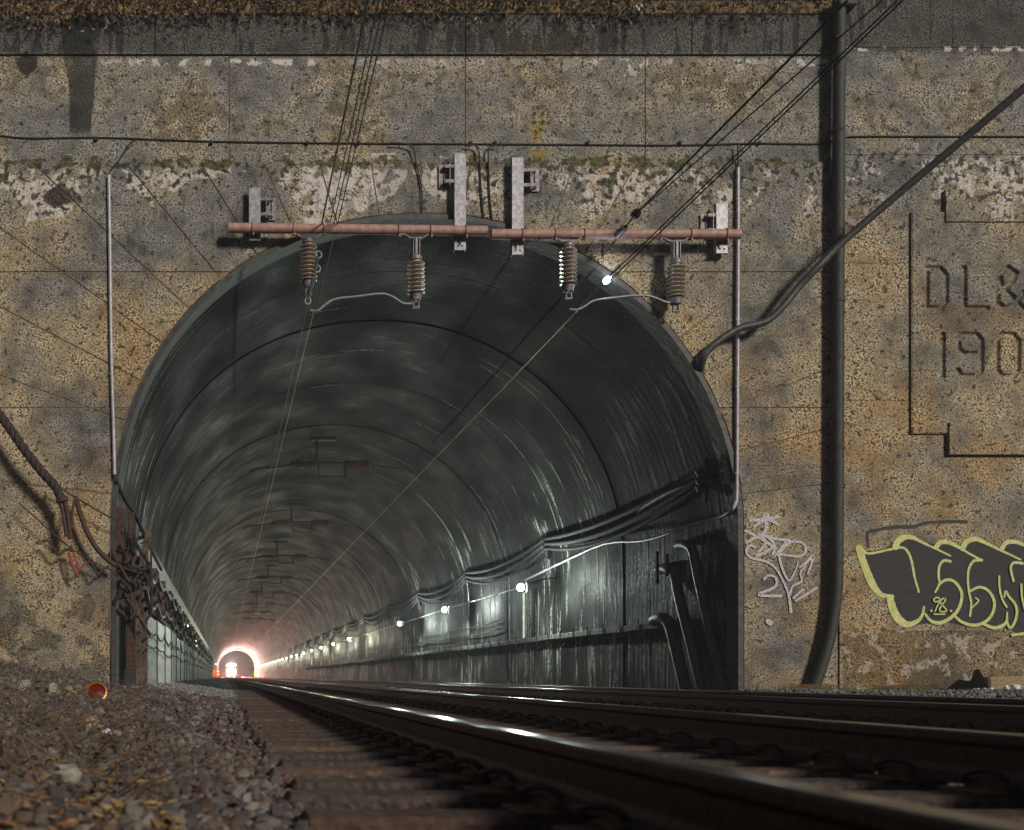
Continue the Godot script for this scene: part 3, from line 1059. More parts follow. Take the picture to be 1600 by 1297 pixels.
func build_fittings() -> void:
	# two horizontal pipes across the crown
	for q in [[357, 356, 761, 361, [394, 458, 505, 622, 672, 727], "left salmon painted support pipe across the tunnel crown"], [767, 366, 1156, 366, [815, 866, 912, 1030, 1078, 1134], "right salmon painted support pipe across the tunnel crown"]]:
		var o := thing("support_pipe", q[5], "pipe", "salmon pipes carrying the insulators")
		var m := MB.new()
		var a := W(q[0], q[1], 0.27)
		var b := W(q[2], q[3], 0.27)
		m.tube([a, a.lerp(b, 0.3), a.lerp(b, 0.7), b], 0.078, 18)
		part(o, "pipe", m, M.salmon)
		for x in q[4]:
			var c := MB.new()
			var ctr := a.lerp(b, (x - q[0]) / float(q[2] - q[0]))
			var loop := []
			for i in 13:
				var t := PI * 1.5 + TAU * i / 12.0
				loop.append(ctr + Vector3(0, sin(t), cos(t)) * 0.086)
			c.tube(loop, 0.010, 6)
			c.box(ctr + Vector3(0.02, -0.10, 0.03), Vector3(0.03, 0.05, 0.03), Basis.IDENTITY, 0.006)
			part(o, "clamp", c, M.salmon_dark)
		settle(o, a.lerp(b, 0.5))
	# four vertical channels with their wall plates
	for q in [[398, 293, 376, 1, "short galvanised channel hanger at the left end of the left pipe"], [719, 240, 391, -1, "tall galvanised channel hanger at the right end of the left pipe"], [809, 246, 398, 1, "tall galvanised channel hanger at the left end of the right pipe"], [1128, 318, 396, -1, "short galvanised channel hanger at the right end of the right pipe"]]:
		var o := thing("channel_hanger", q[4], "hanger", "galvanised hangers holding the pipes")
		var m := MB.new()
		var top := W(q[0], q[1], 0.155)
		var bot := W(q[0], q[2], 0.155)
		var mid := (top + bot) * 0.5
		var h := top.y - bot.y
		m.box(mid, Vector3(0.186, h, 0.012), Basis.IDENTITY, 0.003)
		m.box(mid + Vector3(-0.088, 0, -0.05), Vector3(0.010, h, 0.088))
		m.box(mid + Vector3(0.088, 0, -0.05), Vector3(0.010, h, 0.088))
		part(o, "channel", m, M.galv)
		var s: float = q[3]
		var pl := MB.new()
		var pc := W(q[0] + s * 26.0, q[1] + (36.0 if q[2] - q[1] > 100 else 34.0), 0.03)
		pl.box(pc, Vector3(0.155, 0.36, 0.014), Basis.IDENTITY, 0.003)
		pl.box(Vector3(pc.x - s * 0.085, pc.y, pc.z + 0.055), Vector3(0.012, 0.36, 0.11))
		pl.box(Vector3(lerpf(pc.x, mid.x, 0.5), pc.y + 0.12, pc.z + 0.09), Vector3(absf(pc.x - mid.x), 0.05, 0.05))
		pl.box(Vector3(lerpf(pc.x, mid.x, 0.5), pc.y - 0.12, pc.z + 0.09), Vector3(absf(pc.x - mid.x), 0.05, 0.05))
		part(o, "wall_plate", pl, M.galv_dark)
		var sl := MB.new()
		sl.box(pc + Vector3(0.0, 0, 0.012), Vector3(0.014, 0.26, 0.012))
		part(o, "slot_rod", sl, M.rust)
		for y in [0.135, -0.135]:
			var b := MB.new()
			b.lathe(pc + Vector3(0.0, y, 0.005), Vector3.BACK, [Vector2(0.024, 0), Vector2(0.024, 0.02), Vector2(0.0, 0.022)], 6)
			part(o, "bolt", b, M.rust)
		for kk in 4:
			var b := MB.new()
			b.lathe(Vector3(mid.x + (0.035 if kk % 2 else -0.035), bot.y + 0.07 + 0.085 * (kk / 2), mid.z + 0.004), Vector3.BACK, [Vector2(0.016, 0), Vector2(0.016, 0.006), Vector2(0.010, 0.006), Vector2(0.0, 0.004)], 8)
			part(o, "bolt_hole", b, M.black)
		settle(o, bot)
	# four hanging insulators
	var info := [[482, 368, 0.0, 9, "leftmost hanging insulator under the left pipe"], [650, 368, 0.27, 8, "hanging insulator on a post under the left pipe"], [888, 374, 0.0, 9, "hanging insulator directly under the right pipe"], [1056, 374, 0.27, 8, "rightmost hanging insulator on a post near the right pipe end"]]
	for q in info:
		var o := thing("line_insulator", q[4], "insulator", "insulators hanging in the tunnel mouth")
		var at := W(q[0], q[1], 0.27)
		var m := MB.new()
		m.box(at + Vector3(0, -0.04, 0), Vector3(0.22, 0.012, 0.07))
		m.box(at + Vector3(0.15, -0.012, 0), Vector3(0.11, 0.012, 0.07), Basis(Vector3.BACK, 0.55))
		m.box(at + Vector3(-0.15, -0.012, 0), Vector3(0.11, 0.012, 0.07), Basis(Vector3.BACK, -0.55))
		m.box(at + Vector3(0.23, 0.014, 0), Vector3(0.07, 0.012, 0.07))
		m.box(at + Vector3(-0.23, 0.014, 0), Vector3(0.07, 0.012, 0.07))
		part(o, "saddle", m, M.galv_dark)
		var y: float = at.y - 0.046
		if q[2] > 0.0:
			var p := MB.new()
			p.box(Vector3(at.x, y - q[2] / 2, at.z), Vector3(0.035, q[2], 0.12))
			p.box(Vector3(at.x - 0.05, y - q[2] / 2, at.z), Vector3(0.012, q[2], 0.12))
			p.box(Vector3(at.x + 0.05, y - q[2] / 2, at.z), Vector3(0.012, q[2], 0.12))
			part(o, "post", p, M.galv_dark)
			y -= q[2]
		var cap := MB.new()
		cap.lathe(Vector3(at.x, y, at.z), Vector3.DOWN, [Vector2(0.0, 0), Vector2(0.075, 0), Vector2(0.095, 0.03), Vector2(0.098, 0.08), Vector2(0.07, 0.09)], 16)
		part(o, "cap", cap, M.galv_dark)
		var ins := MB.new()
		var len := insulator(ins, Vector3(at.x, y - 0.075, at.z), Vector3.DOWN, q[3], 0.142, 0.066)
		part(o, "porcelain_sheds", ins, M.porcelain)
		y -= 0.07 + len
		var ft := MB.new()
		ft.lathe(Vector3(at.x, y + 0.03, at.z), Vector3.DOWN, [Vector2(0.085, 0), Vector2(0.10, 0.02), Vector2(0.08, 0.11), Vector2(0.0, 0.115)], 16)
		ft.box(Vector3(at.x - 0.04, y - 0.13, at.z), Vector3(0.02, 0.12, 0.06), Basis.IDENTITY, 0.004)
		ft.box(Vector3(at.x + 0.04, y - 0.13, at.z), Vector3(0.02, 0.12, 0.06), Basis.IDENTITY, 0.004)
		ft.box(Vector3(at.x, y - 0.19, at.z), Vector3(0.12, 0.02, 0.06), Basis.IDENTITY, 0.004)
		part(o, "clevis", ft, M.galv_dark)
		settle(o, at)
	# bent steady arms
	for q in [[[[644, 474], [630, 474], [612, 463], [594, 459], [560, 463], [525, 467], [508, 476], [497, 485], [484, 485]], "bent grey steady arm reaching left from the left track insulator"], [[[1052, 474], [1040, 472], [1016, 463], [990, 462], [955, 466], [928, 470], [913, 479], [902, 484], [890, 483]], "bent grey steady arm reaching left from the rightmost insulator"]]:
		var m := MB.new()
		m.tube(smooth(on_wall(q[0], 0.27), 4), 0.019, 8)
		single("steady_arm", m, M.galv, q[1], "steady arm", "steady arms of the overhead line")
	# strain rod of the left line
	var o2 := thing("strain_rod", "dark strain rod with shackles hanging beside the leftmost insulator", "rod")
	var m2 := MB.new()
	m2.tube(on_wall([[497, 400], [488, 440], [480, 472]], 0.36), 0.022, 8)
	part(o2, "rod", m2, M.black)
	for p in [[498, 398], [481, 470], [496, 420]]:
		var s := MB.new()
		var loop := []
		for i in 11:
			var t := TAU * i / 10.0
			loop.append(W(p[0], p[1], 0.36) + Vector3(cos(t) * 0.045, sin(t) * 0.055, 0))
		s.tube(loop, 0.013, 6)
		part(o2, "shackle", s, M.galv)
	settle(o2, W(480, 485, 0.36))

func wire(a: Vector3, b: Vector3, r: float, label: String, sag := 0.0, m_: Material = null) -> void:
	var m := MB.new()
	var pts := []
	var n := 2 if sag == 0.0 else 16
	for i in n + 1:
		var t := float(i) / n
		pts.append(a.lerp(b, t) + Vector3(0, -sag * 4.0 * t * (1.0 - t), 0))
	m.tube(pts, r, 6)
	single("overhead_wire", m, m_ if m_ else M.wire, label, "wire", "overhead line wires")

func build_wires() -> void:
	# left track
	var p := W(502, 353, 0.27)
	wire(p, Vector3(p.x + 0.02, p.y + 0.25, -4.0), 0.014, "thick wire rising to the top from the left insulator clamp")
	for q in [[515, "second thin wire rising from the left pipe to the top edge"], [521, "third thin wire rising from the left pipe to the top edge"], [527, "rightmost thin wire rising from the left pipe to the top edge"]]:
		p = W(q[0], 352, 0.27)
		wire(p, Vector3(p.x - 0.05, p.y + 0.1, -4.0), 0.009, q[1])
	p = W(480, 476, 0.30)
	wire(p, Vector3(p.x + 0.1, p.y + 0.2, -300.0), 0.011, "dark messenger wire of the left track inside the tunnel")
	p = W(490, 486, 0.30)
	wire(p + Vector3(0, 0, 0), Vector3(p.x + 0.1, p.y - 0.1, -300.0), 0.009, "thin brass contact wire of the left track inside the tunnel", 0.0, M.brass)
	p = W(526, 353, 0.27)
	wire(p, W(494, 485, 0.30), 0.009, "thin wire slanting from the left pipe down to the steady arm")
	# right track
	var k := W(992, 336, 0.55)
	wire(k, Q(1325, 0, 13.2), 0.017, "thick black feeder wire rising steeply from the strain joint to top right")
	wire(k, Q(1379, 0, 13.0), 0.010, "thin black wire leaving the strain joint towards top right")
	wire(W(948, 436, 0.3), Q(1403, 0, 12.0), 0.010, "upper of the twin black wires running to top right")
	wire(W(951, 440, 0.3), Q(1411, 0, 12.0), 0.010, "lower of the twin black wires running to top right")
	wire(k, W(932, 413, -0.1), 0.012, "short wire between strain joint and the arch edge")
	p = W(932, 413, -0.1)
	wire(p, Vector3(p.x + 0.3, p.y, -300.0), 0.010, "messenger wire of the right track inside the tunnel")
	p = W(948, 436, 0.3)
	wire(p, Vector3(p.x, p.y - 0.1, -300.0), 0.010, "second messenger wire under the lamp in the right vault")
	p = W(901, 487, 0.27)
	wire(p, Vector3(p.x - 0.1, p.y, -300.0), 0.009, "thin brass contact wire of the right track inside the tunnel", 0.0, M.brass)
	for q in [[985, 470], [1010, 500]]:
		p = W(q[0], q[1], -0.8)
		wire(p, Vector3(p.x - 0.2, p.y, -300.0), 0.011, "feeder wire high on the right vault, " + ("upper one" if q[0] == 985 else "lower one"))
	# strain joint
	var o := thing("strain_joint", "black strain insulator joint in the right feeder wire", "insulator")
	var m := MB.new()
	var a := W(992, 336, 0.55)
	var dir := (Q(1325, 0, 13.2) - a).normalized()
	m.lathe(a - dir * 0.05, dir, [Vector2(0, 0), Vector2(0.03, 0.01), Vector2(0.075, 0.05), Vector2(0.075, 0.09), Vector2(0.04, 0.11), Vector2(0.065, 0.13), Vector2(0.03, 0.18), Vector2(0, 0.19)], 12)
	part(o, "body", m, M.black)
	var m3 := MB.new()
	m3.lathe(W(970, 362, 0.53), dir, [Vector2(0.03, -0.12), Vector2(0.06, -0.1), Vector2(0.06, 0.1), Vector2(0.03, 0.14)], 12)
	part(o, "ferrule", m3, M.galv_dark)
	settle(o, a)
	# thin cable along the upper course with its drops
	var c := MB.new()
	c.tube(smooth(on_wall([[-60, 206], [0, 212], [50, 216], [160, 215], [330, 221], [560, 224], [740, 225], [900, 226], [1060, 227], [1180, 224], [1270, 225], [1306, 220]], -0.036), 5), 0.013, 6)
	single("face_cable", c, M.cable, "thin black cable running level along the whole upper wall", "cable")
	c = MB.new()
	c.tube(smooth(on_wall([[1320, 215], [1345, 213], [1480, 213], [1660, 213]], 0.05), 3), 0.011, 6)
	single("face_cable", c, M.cable, "thin cable on the wing wall right of the downpipe", "cable")
	for q in [[[[610, 223], [643, 228], [650, 255], [658, 290], [660, 330]], "first drop cable from the level cable into the tunnel crown"], [[[728, 226], [744, 228], [749, 245], [752, 300], [756, 342]], "second drop cable left of the pipe gap"], [[[778, 226], [765, 229], [763, 245], [765, 300], [769, 345]], "third drop cable right of the pipe gap"], [[[212, 219], [200, 228], [186, 250], [173, 266], [170, 278]], "drop cable curving into the left grey conduit"], [[[1153, 226], [1153, 262]], "short drop cable into the right grey conduit"]]:
		c = MB.new()
		c.tube(smooth(on_wall(q[0], 0.03), 4), 0.012, 6)
		single("drop_cable", c, M.cable, q[1], "cable", "cables dropping from the level cable")
	for x in [150, 330, 480, 560, 735, 773, 918, 1062, 1186, 1292]:
		var b := MB.new()
		b.box(W(x, 223.5 if x > 300 else 218.0, -0.03), Vector3(0.05, 0.05, 0.08), Basis.IDENTITY, 0.008)
		single("cable_clip", b, M.cable, "small black clip on the level cable, %s" % {150: "leftmost one", 330: "second from left", 480: "third from left", 560: "fourth from left", 735: "just left of the pipe gap", 773: "just right of the pipe gap", 918: "above the right pipe middle", 1062: "above the rightmost insulator", 1186: "left of the right feeder wires", 1292: "nearest the downpipe"}[x], "clip", "clips of the level cable")

func build_conduits() -> void:
	var o := thing("conduit", "thin grey vertical conduit on the wall left of the arch", "conduit", "grey conduits beside the arch")
	var m := MB.new()
	m.tube(smooth(on_wall([[170, 274], [172, 420], [174, 560], [177, 660], [179, 742]], 0.045), 3), 0.03, 10)
	part(o, "tube", m, M.conduit)
	for p in [[171, 308], [173, 366], [174.5, 584], [178.5, 716]]:
		var s := MB.new()
		s.box(W(p[0], p[1], 0.03), Vector3(0.09, 0.03, 0.07), Basis.IDENTITY, 0.006)
		part(o, "strap", s, M.galv_dark)
	settle(o, W(179, 742, 0.045))
	o = thing("conduit", "thin grey vertical conduit right of the arch bending into the tunnel", "conduit", "grey conduits beside the arch")
	m = MB.new()
	var pts := on_wall([[1153, 262], [1153, 420], [1152, 600], [1151, 765], [1149, 785], [1143, 797]], 0.05)
	pts.append(Q(1125, 808, 18.4))
	pts.append(Q(1090, 818, 19.2))
	pts.append(Q(1050, 832, 20.0))
	pts.append(Q(1005, 845, 21.5))
	pts.append(Q(945, 850, 23.8))
	pts.append(Q(880, 878, 26.8))
	pts.append(Q(822, 906, 30.2))
	m.tube(smooth(pts, 4), 0.03, 10)
	part(o, "tube", m, M.conduit)
	for p in [[1153, 312], [1152.5, 500], [1152, 604], [1151, 740]]:
		var s := MB.new()
		s.box(W(p[0], p[1], 0.035), Vector3(0.09, 0.03, 0.08), Basis.IDENTITY, 0.006)
		part(o, "strap", s, M.galv_dark)
	settle(o, W(1151, 790, 0.05))
	# conduit linking the lamps
	m = MB.new()
	pts = []
	for i in 26:
		pts.append(Vector3(8.24, 2.66 + 0.03 * sin(i * 1.7), -30.2 - 10.7 * i))
	m.tube(pts, 0.022, 6)
	single("lamp_conduit", m, M.conduit, "thin conduit joining the row of lamps on the right wall", "conduit")
	# downpipe
	o = thing("downpipe", "dark drain downpipe in the corner curving left at its foot", "downpipe")
	m = MB.new()
	m.tube(smooth(on_wall([[1312, 12], [1310, 300], [1309, 600], [1308, 860], [1306, 930], [1298, 985], [1285, 1035], [1270, 1078]], 0.14), 6), 0.093, 16)
	part(o, "pipe", m, M.downpipe)
	m = MB.new()
	m.box(W(1320, 4, 0.15), Vector3(0.30, 0.2, 0.24), Basis.IDENTITY, 0.02)
	part(o, "hopper", m, M.downpipe)
	for y in [92, 470, 760]:
		m = MB.new()
		m.lathe(W(1309.5, y, 0.14) - Vector3(0, 0.03, 0), Vector3.UP, [Vector2(0.093, 0), Vector2(0.104, 0.004), Vector2(0.104, 0.056), Vector2(0.093, 0.06)], 16)
		part(o, "collar", m, M.downpipe)
	for y in [60, 205, 360, 560, 700, 880]:
		m = MB.new()
		m.lathe(W(1309.5, y, 0.14) - Vector3(0, 0.02, 0), Vector3.UP, [Vector2(0.093, 0), Vector2(0.098, 0.0), Vector2(0.098, 0.04), Vector2(0.093, 0.04)], 16)
		m.box(W(1309.5, y, 0.03) + Vector3(-0.13, 0, 0), Vector3(0.10, 0.04, 0.02))
		m.box(W(1309.5, y, 0.09) + Vector3(-0.095, 0, 0), Vector3(0.012, 0.04, 0.12))
		part(o, "strap", m, M.rust)
	settle(o, W(1270, 1078, 0.14))
	# hanging hose on the right
	m = MB.new()
	m.tube(smooth([Q(1720, 40, 15.5), Q(1600, 138, 16.0), Q(1500, 222, 16.5), Q(1399, 307, 17.0), Q(1318, 377, 17.3), Q(1275, 420, 17.4), Q(1250, 446, 17.5), Q(1222, 480, 17.55), Q(1195, 503, 17.6), Q(1151, 515, 17.65), Q(1111, 543, 17.7), Q(1096, 568, 17.8), Q(1093, 610, 18.3)], 5), 0.058, 10)
	single("hanging_hose", m, M.hose, "thick dark hose sagging from top right into the arch edge", "hose")

func build_left_cables() -> void:
	# braided trunk cable
	var o := thing("trunk_cable", "thick twisted rope-like cable hanging at the left edge", "cable")
	var path := smooth([W(-90, 560, 0.5), W(-30, 612, 0.5), W(10, 662, 0.5), W(40, 705, 0.5), W(66, 738, 0.48), W(88, 762, 0.46), W(96, 784, 0.44)], 14)
	for s in 3:
		var pts := []
		var len := 0.0
		var i := 0
		for k in path.size():
			if k > 0:
				len += (path[k] - path[k - 1]).length()
			var t: Vector3 = (path[mini(k + 1, path.size() - 1)] - path[maxi(k - 1, 0)]).normalized()
			var sx := t.cross(Vector3.BACK).normalized()
			var sz := t.cross(sx)
			var a := len * 17.0 + 0.5 * sin(len * 5.0) + TAU * s / 3.0
			pts.append(path[k] + (sx * cos(a) + sz * sin(a)) * 0.037)
			i += 1
		var m := MB.new()
		m.tube(pts, 0.043, 8)
		part(o, "strand", m, M.trunk)
	for q in [[[[94, 780], [99, 805], [104, 838]], 0.034], [[[101, 782], [106, 806], [110, 842]], 0.036], [[[118, 778], [113, 800], [112, 826]], 0.022]]:
		var m := MB.new()
		m.tube(smooth(on_wall(q[0], 0.44), 3), q[1], 8)
		part(o, "tail", m, M.trunk_brown)
	var tie := MB.new()
	tie.lathe(W(97, 776, 0.44), (W(99, 805, 0.44) - W(94, 780, 0.44)).normalized(), [Vector2(0.07, 0), Vector2(0.085, 0.01), Vector2(0.085, 0.08), Vector2(0.07, 0.09)], 12)
	part(o, "binding", tie, M.trunk_brown)
	settle(o, W(105, 842, 0.44))
	for q in [[[[118, 776], [123, 795], [135, 830], [152, 858], [170, 876], [182, 884]], 0.042, "brown cable sagging from the trunk cable to the rusty posts"], [[[84, 757], [118, 777], [160, 802], [194, 818]], 0.014, "thin taut stay wire from trunk cable to the rusty post"], [[[30, 786], [72, 824], [110, 856], [150, 880], [176, 892]], 0.012, "thin black wire slanting down the left wall"], [[[66, 845], [76, 846], [86, 860], [94, 866], [104, 858], [116, 862]], 0.02, "frayed cable end with a kink low on the left wall"], [[[107, 862], [112, 880], [118, 894], [124, 902]], 0.022, "loose cable tail, red light painted on in rust red, left of the pair"], [[[114, 862], [119, 876], [122, 890], [130, 884], [140, 877]], 0.016, "loose cable tail, red light painted on in rust red, right of the pair"], [[[138, 876], [146, 884], [152, 898], [160, 890], [170, 884]], 0.018, "looped cable end beside the rusty post"]]:
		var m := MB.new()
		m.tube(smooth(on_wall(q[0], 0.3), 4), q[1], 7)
		single("loose_cable", m, M.trunk_red_lit if "rust red" in q[2] else M.trunk_brown, q[2], "cable", "loose cables on the left wall")  # the red tails carry the red light in their colour
	# rusty posts at the left foot of the arch
	for q in [[188, 793, 936, 0.13, 0.10, "short red-brown steel post against the left arch foot", 18.0], [205, 800, 842, 0.10, 0.08, "stub of rusty angle steel beside the tall post", 18.1], [204, 858, 1078, 0.16, 0.10, "tall red-brown steel post at the left arch foot", 18.1], [226, 828, 900, 0.12, 0.05, "leaning dark timber offcut behind the rusty posts", 18.6], [214, 905, 1076, 0.13, 0.10, "dark green timber post behind the tall rusty post", 19.0]]:
		var m := MB.new()
		var a := Q(q[0], q[1], q[6])
		var b := Q(q[0], q[2], q[6])
		m.box((a + b) * 0.5, Vector3(q[3], a.y - b.y, q[4]), Basis(Vector3.BACK, -0.2 if q[0] == 226 else 0.012), 0.008)
		single("steel_post", m, M.rust if not ("green" in q[5] or "timber" in q[5]) else M.timber, q[5], "post")
	var m5 := MB.new()
	m5.tube([Q(208, 930, 18.3), Q(210, 1032, 18.3)], 0.032, 8)
	single("rusty_rod", m5, M.rust_orange, "orange rusted upright rod beside the tall post", "rod")
	m5 = MB.new()
	var ba := Q(206, 900, 18.1)
	m5.box(ba, Vector3(0.62, 0.10, 0.06), Basis(Vector3.BACK, -0.05), 0.008)
	single("cross_brace", m5, M.rust, "rusty cross brace linking the posts at the left arch foot", "brace")
	m5 = MB.new()
	m5.box(Q(204, 1062, 17.95), Vector3(0.20, 0.34, 0.16), Basis.IDENTITY, 0.01)
	single("post_shoe", m5, M.black, "dark square shoe at the foot of the tall rusty post", "post base")
	var tg := thing("cable_tangle", "tangle of dark and rusty cables looped round the posts at the left arch foot", "cables")
	var tr2 := RandomNumberGenerator.new()
	tr2.seed = 31
	for i in 13:
		var px := tr2.randf_range(180.0, 226.0)
		var py := tr2.randf_range(800.0, 930.0)
		var pts2 := []
		for k in 6:
			pts2.append(Q(px, py, tr2.randf_range(17.75, 18.0)))
			px = clampf(px + tr2.randf_range(-15.0, 17.0), 176.0, 236.0)
			py += tr2.randf_range(-4.0, 26.0)
		var mt := MB.new()
		mt.tube(smooth(pts2, 4), tr2.randf_range(0.012, 0.034), 7)
		part(tg, "cable", mt, [M.trunk, M.trunk_brown, M.cable, M.rust][tr2.randi() % 4])
	settle(tg, Q(205, 950, 17.9))
	# armoured cable from the conduit down to the trough
	m5 = MB.new()
	m5.tube(smooth([W(179, 742, 0.045), W(184, 757, 0.0), Q(196, 782, 18.4), Q(212, 806, 19.6), Q(232, 850, 21.0), Q(252, 890, 24.0)], 6), 0.035, 8)
	single("armoured_cable", m5, M.cable, "armoured cable continuing from the left conduit into the tunnel", "cable")

# ------------------------------------------------------------------ left side of the tunnel
func build_fence() -> void:
	var o := thing("panel_fence", "corrugated grey panels between brown posts along the left tunnel wall", "fence")
	var x := -1.47
	var z := -19.9
	var k := 0
	while k < 34:
		var gap := 3.0
		var p := MB.new()
		var n := 24
		var top := 1.36 + rng.randf_range(-0.05, 0.05)
		for i in n:
			var z0 := z - 0.12 - (gap - 0.24) * i / n
			var z1 := z - 0.12 - (gap - 0.24) * (i + 1) / n
			var x0 := x + 0.03 + (0.03 if i % 2 == 0 else 0.0)
			var x1 := x + 0.03 + (0.03 if i % 2 == 1 else 0.0)
			p.quad(Vector3(x0, -0.35, z0), Vector3(x1, -0.35, z1), Vector3(x1, top, z1), Vector3(x0, top, z0), Vector3.RIGHT)
		part(o, "panel", p, M.sheet if k % 3 else M.sheet_dull)
		var q := MB.new()
		q.box(Vector3(x + 0.01, 0.95, z), Vector3(0.13, 2.9, 0.24), Basis.IDENTITY, 0.01)
		part(o, "post", q, M.timber)
		z -= gap
		k += 1
	var r := MB.new()
	r.box(Vector3(x + 0.02, 1.43, -19.9 - 40), Vector3(0.10, 0.09, 80.0), Basis.IDENTITY, 0.01)
	part(o, "top_rail", r, M.timber)
	settle(o, Vector3(x, -0.2, -20.0))
	var tr := thing("cable_trough", "long grey metal trough above the panels on the left wall", "cable trough")
	for i in 20:
		var b := MB.new()
		b.box(Vector3(-1.58, 2.62, -20.5 - 4.0 * i - 2.0), Vector3(0.10, 0.46, 3.97), Basis(Vector3.BACK, -0.12), 0.012)
		part(tr, "cover_sheet", b, M.sheet_dull)
	settle(tr, Vector3(-1.58, 2.4, -20.5))
	# swagged cables on the posts
	for q in [[2.16, 0.055, 0.26, M.hose, "thick black cable swagged high between the fence posts"], [1.88, 0.032, 0.22, M.cable, "middle black cable swagged between the fence posts"], [1.62, 0.042, 0.22, M.hose, "black cable swagged just above the panels"], [1.06, 0.02, 0.16, M.hose, "thin cable swagged across the fence panels"], [0.72, 0.014, 0.05, M.cable, "lowest thin wire across the fence panels"]]:
		var m := MB.new()
		var pts := []
		var z2 := -18.6
		for s in 34:
			for t in 7:
				var f := t / 7.0
				pts.append(Vector3(-1.34 + rng.randf_range(-0.01, 0.01), q[0] - q[2] * 4.0 * f * (1.0 - f) * (0.25 + 1.1 * fposmod(s * 0.618 + q[0] * 7.3, 1.0)) + 0.05 * sin(s * 2.1 + q[0] * 9.0), z2 - f * 3.0))
			z2 -= 3.0
		m.tube(pts, q[1], 7)
		single("swagged_cable", m, q[3], q[4], "cable", "cables on the left fence")
	for i in 5:
		var o3 := wall_lamp(Vector3(-1.42, [2.05, 1.9, 2.0, 1.95, 2.0][i], [-41.0, -51.5, -87.0, -120.0, -165.0][i]), 1.0, ["nearest", "second", "third", "fourth", "farthest"][i] + " small lamp on the left fence", 1.6, Color(0.93, 1.0, 0.95), 0.05)
		o3.set_meta("group", "small lamps on the left fence")

# ------------------------------------------------------------------ lamps
func wall_lamp(at: Vector3, side: float, label: String, e: float, col: Color, r := 0.1) -> Node3D:
	var o := thing("tunnel_lamp", label, "lamp", "lamps along the tunnel wall")
	var m := MB.new()
	m.tube([at + Vector3(-side * 0.90, 0.25, 0), at + Vector3(-side * 0.55, 0.2, 0), at + Vector3(-side * 0.2, 0.1, 0), at + Vector3(-side * 0.12, 0, 0)], 0.02, 6)
	m.lathe(at + Vector3(-side * 0.16, 0, 0), Vector3(side, 0, 0), [Vector2(0, 0), Vector2(r * 1.2, 0), Vector2(r * 1.25, 0.03), Vector2(r * 0.8, 0.06), Vector2(r * 0.8, 0.10), Vector2(0, 0.10)], 12)
	part(o, "housing", m, M.galv_dark)
	var g := MB.new()
	var prof := []
	for i in 9:
		var a := PI * i / 8.0
		prof.append(Vector2(sin(a) * r, r - cos(a) * r))
	g.lathe(at + Vector3(-side * r, 0, 0), Vector3(side, 0, 0), prof, 14)
	part(o, "globe_light", g, glow_of(col))
	lamp_light(o, at, col, e, r * 0.8)
	settle(o, at)
	return o

var glows := {}
func glow_of(col: Color) -> StandardMaterial3D:
	if not glows.has(col):
		glows[col] = glow(col, 9.0)
	return glows[col]

func build_lamps() -> void:
	var ords := ["first and brightest", "second", "third", "fourth", "fifth", "sixth", "seventh", "eighth", "ninth", "tenth"]
	for i in 26:
		var z := -27.8 - 9.66 * i
		if i == 3:
			continue
		var far := i > 10
		var j := i if i < 3 else i - 1
		var label: String = "small distant lamp in the row dwindling along the right tunnel wall" if far or j > 9 else ords[j] + " lamp from the portal in the right tunnel wall row"
		var col := Color(0.94, 1.0, 0.96) if i < 3 else Color(1.0, 0.98, 0.86)
		wall_lamp(Vector3(7.4, 2.4 + rng.randf_range(-0.03, 0.03), z), -1.0, label, LAMP_E * (1.0 if i < 3 else 0.85), col, 0.10)
	# pale cable riser boards under some of the lamps
	for i in [0, 4, 5, 6, 7, 11, 14]:
		var m := MB.new()
		m.box(Vector3(8.22, 1.86, -30.6 - 10.7 * i), Vector3(0.05, 1.25, 0.09), Basis.IDENTITY, 0.008)
		single("riser_board", m, M.pale, "pale upright riser below the %s lamp on the right wall" % {0: "first", 4: "fourth", 5: "fifth", 6: "sixth", 7: "seventh", 11: "eleventh", 14: "fourteenth"}[i], "board", "risers under the lamps")
	# lamp under the vault near the portal
	var o := thing("vault_lamp", "bright bluish lamp under the right vault just inside the portal", "lamp")
	var at := W(948, 438, 0.1)
	var g := MB.new()
	var prof := []
	for i in 9:
		var a := PI * i / 8.0
		prof.append(Vector2(sin(a) * 0.055, 0.075 - cos(a) * 0.075))
	g.lathe(at + Vector3(-0.05, -0.05, 0.0), Vector3(0.7, 0.7, 0), prof, 12)
	part(o, "bulb_light", g, glow_of(Color(0.85, 0.92, 1.0)))
	var b := MB.new()
	b.tube([at + Vector3(0.07, 0.07, 0), at + Vector3(0.30, 0.33, 0)], 0.02, 6)
	part(o, "stem", b, M.galv_dark)
	lamp_light(o, at + Vector3(0.003, 0.003, 0), Color(0.85, 0.92, 1.0), 0.25, 0.05)
	settle(o, at)

const LAMP_E := 10.0

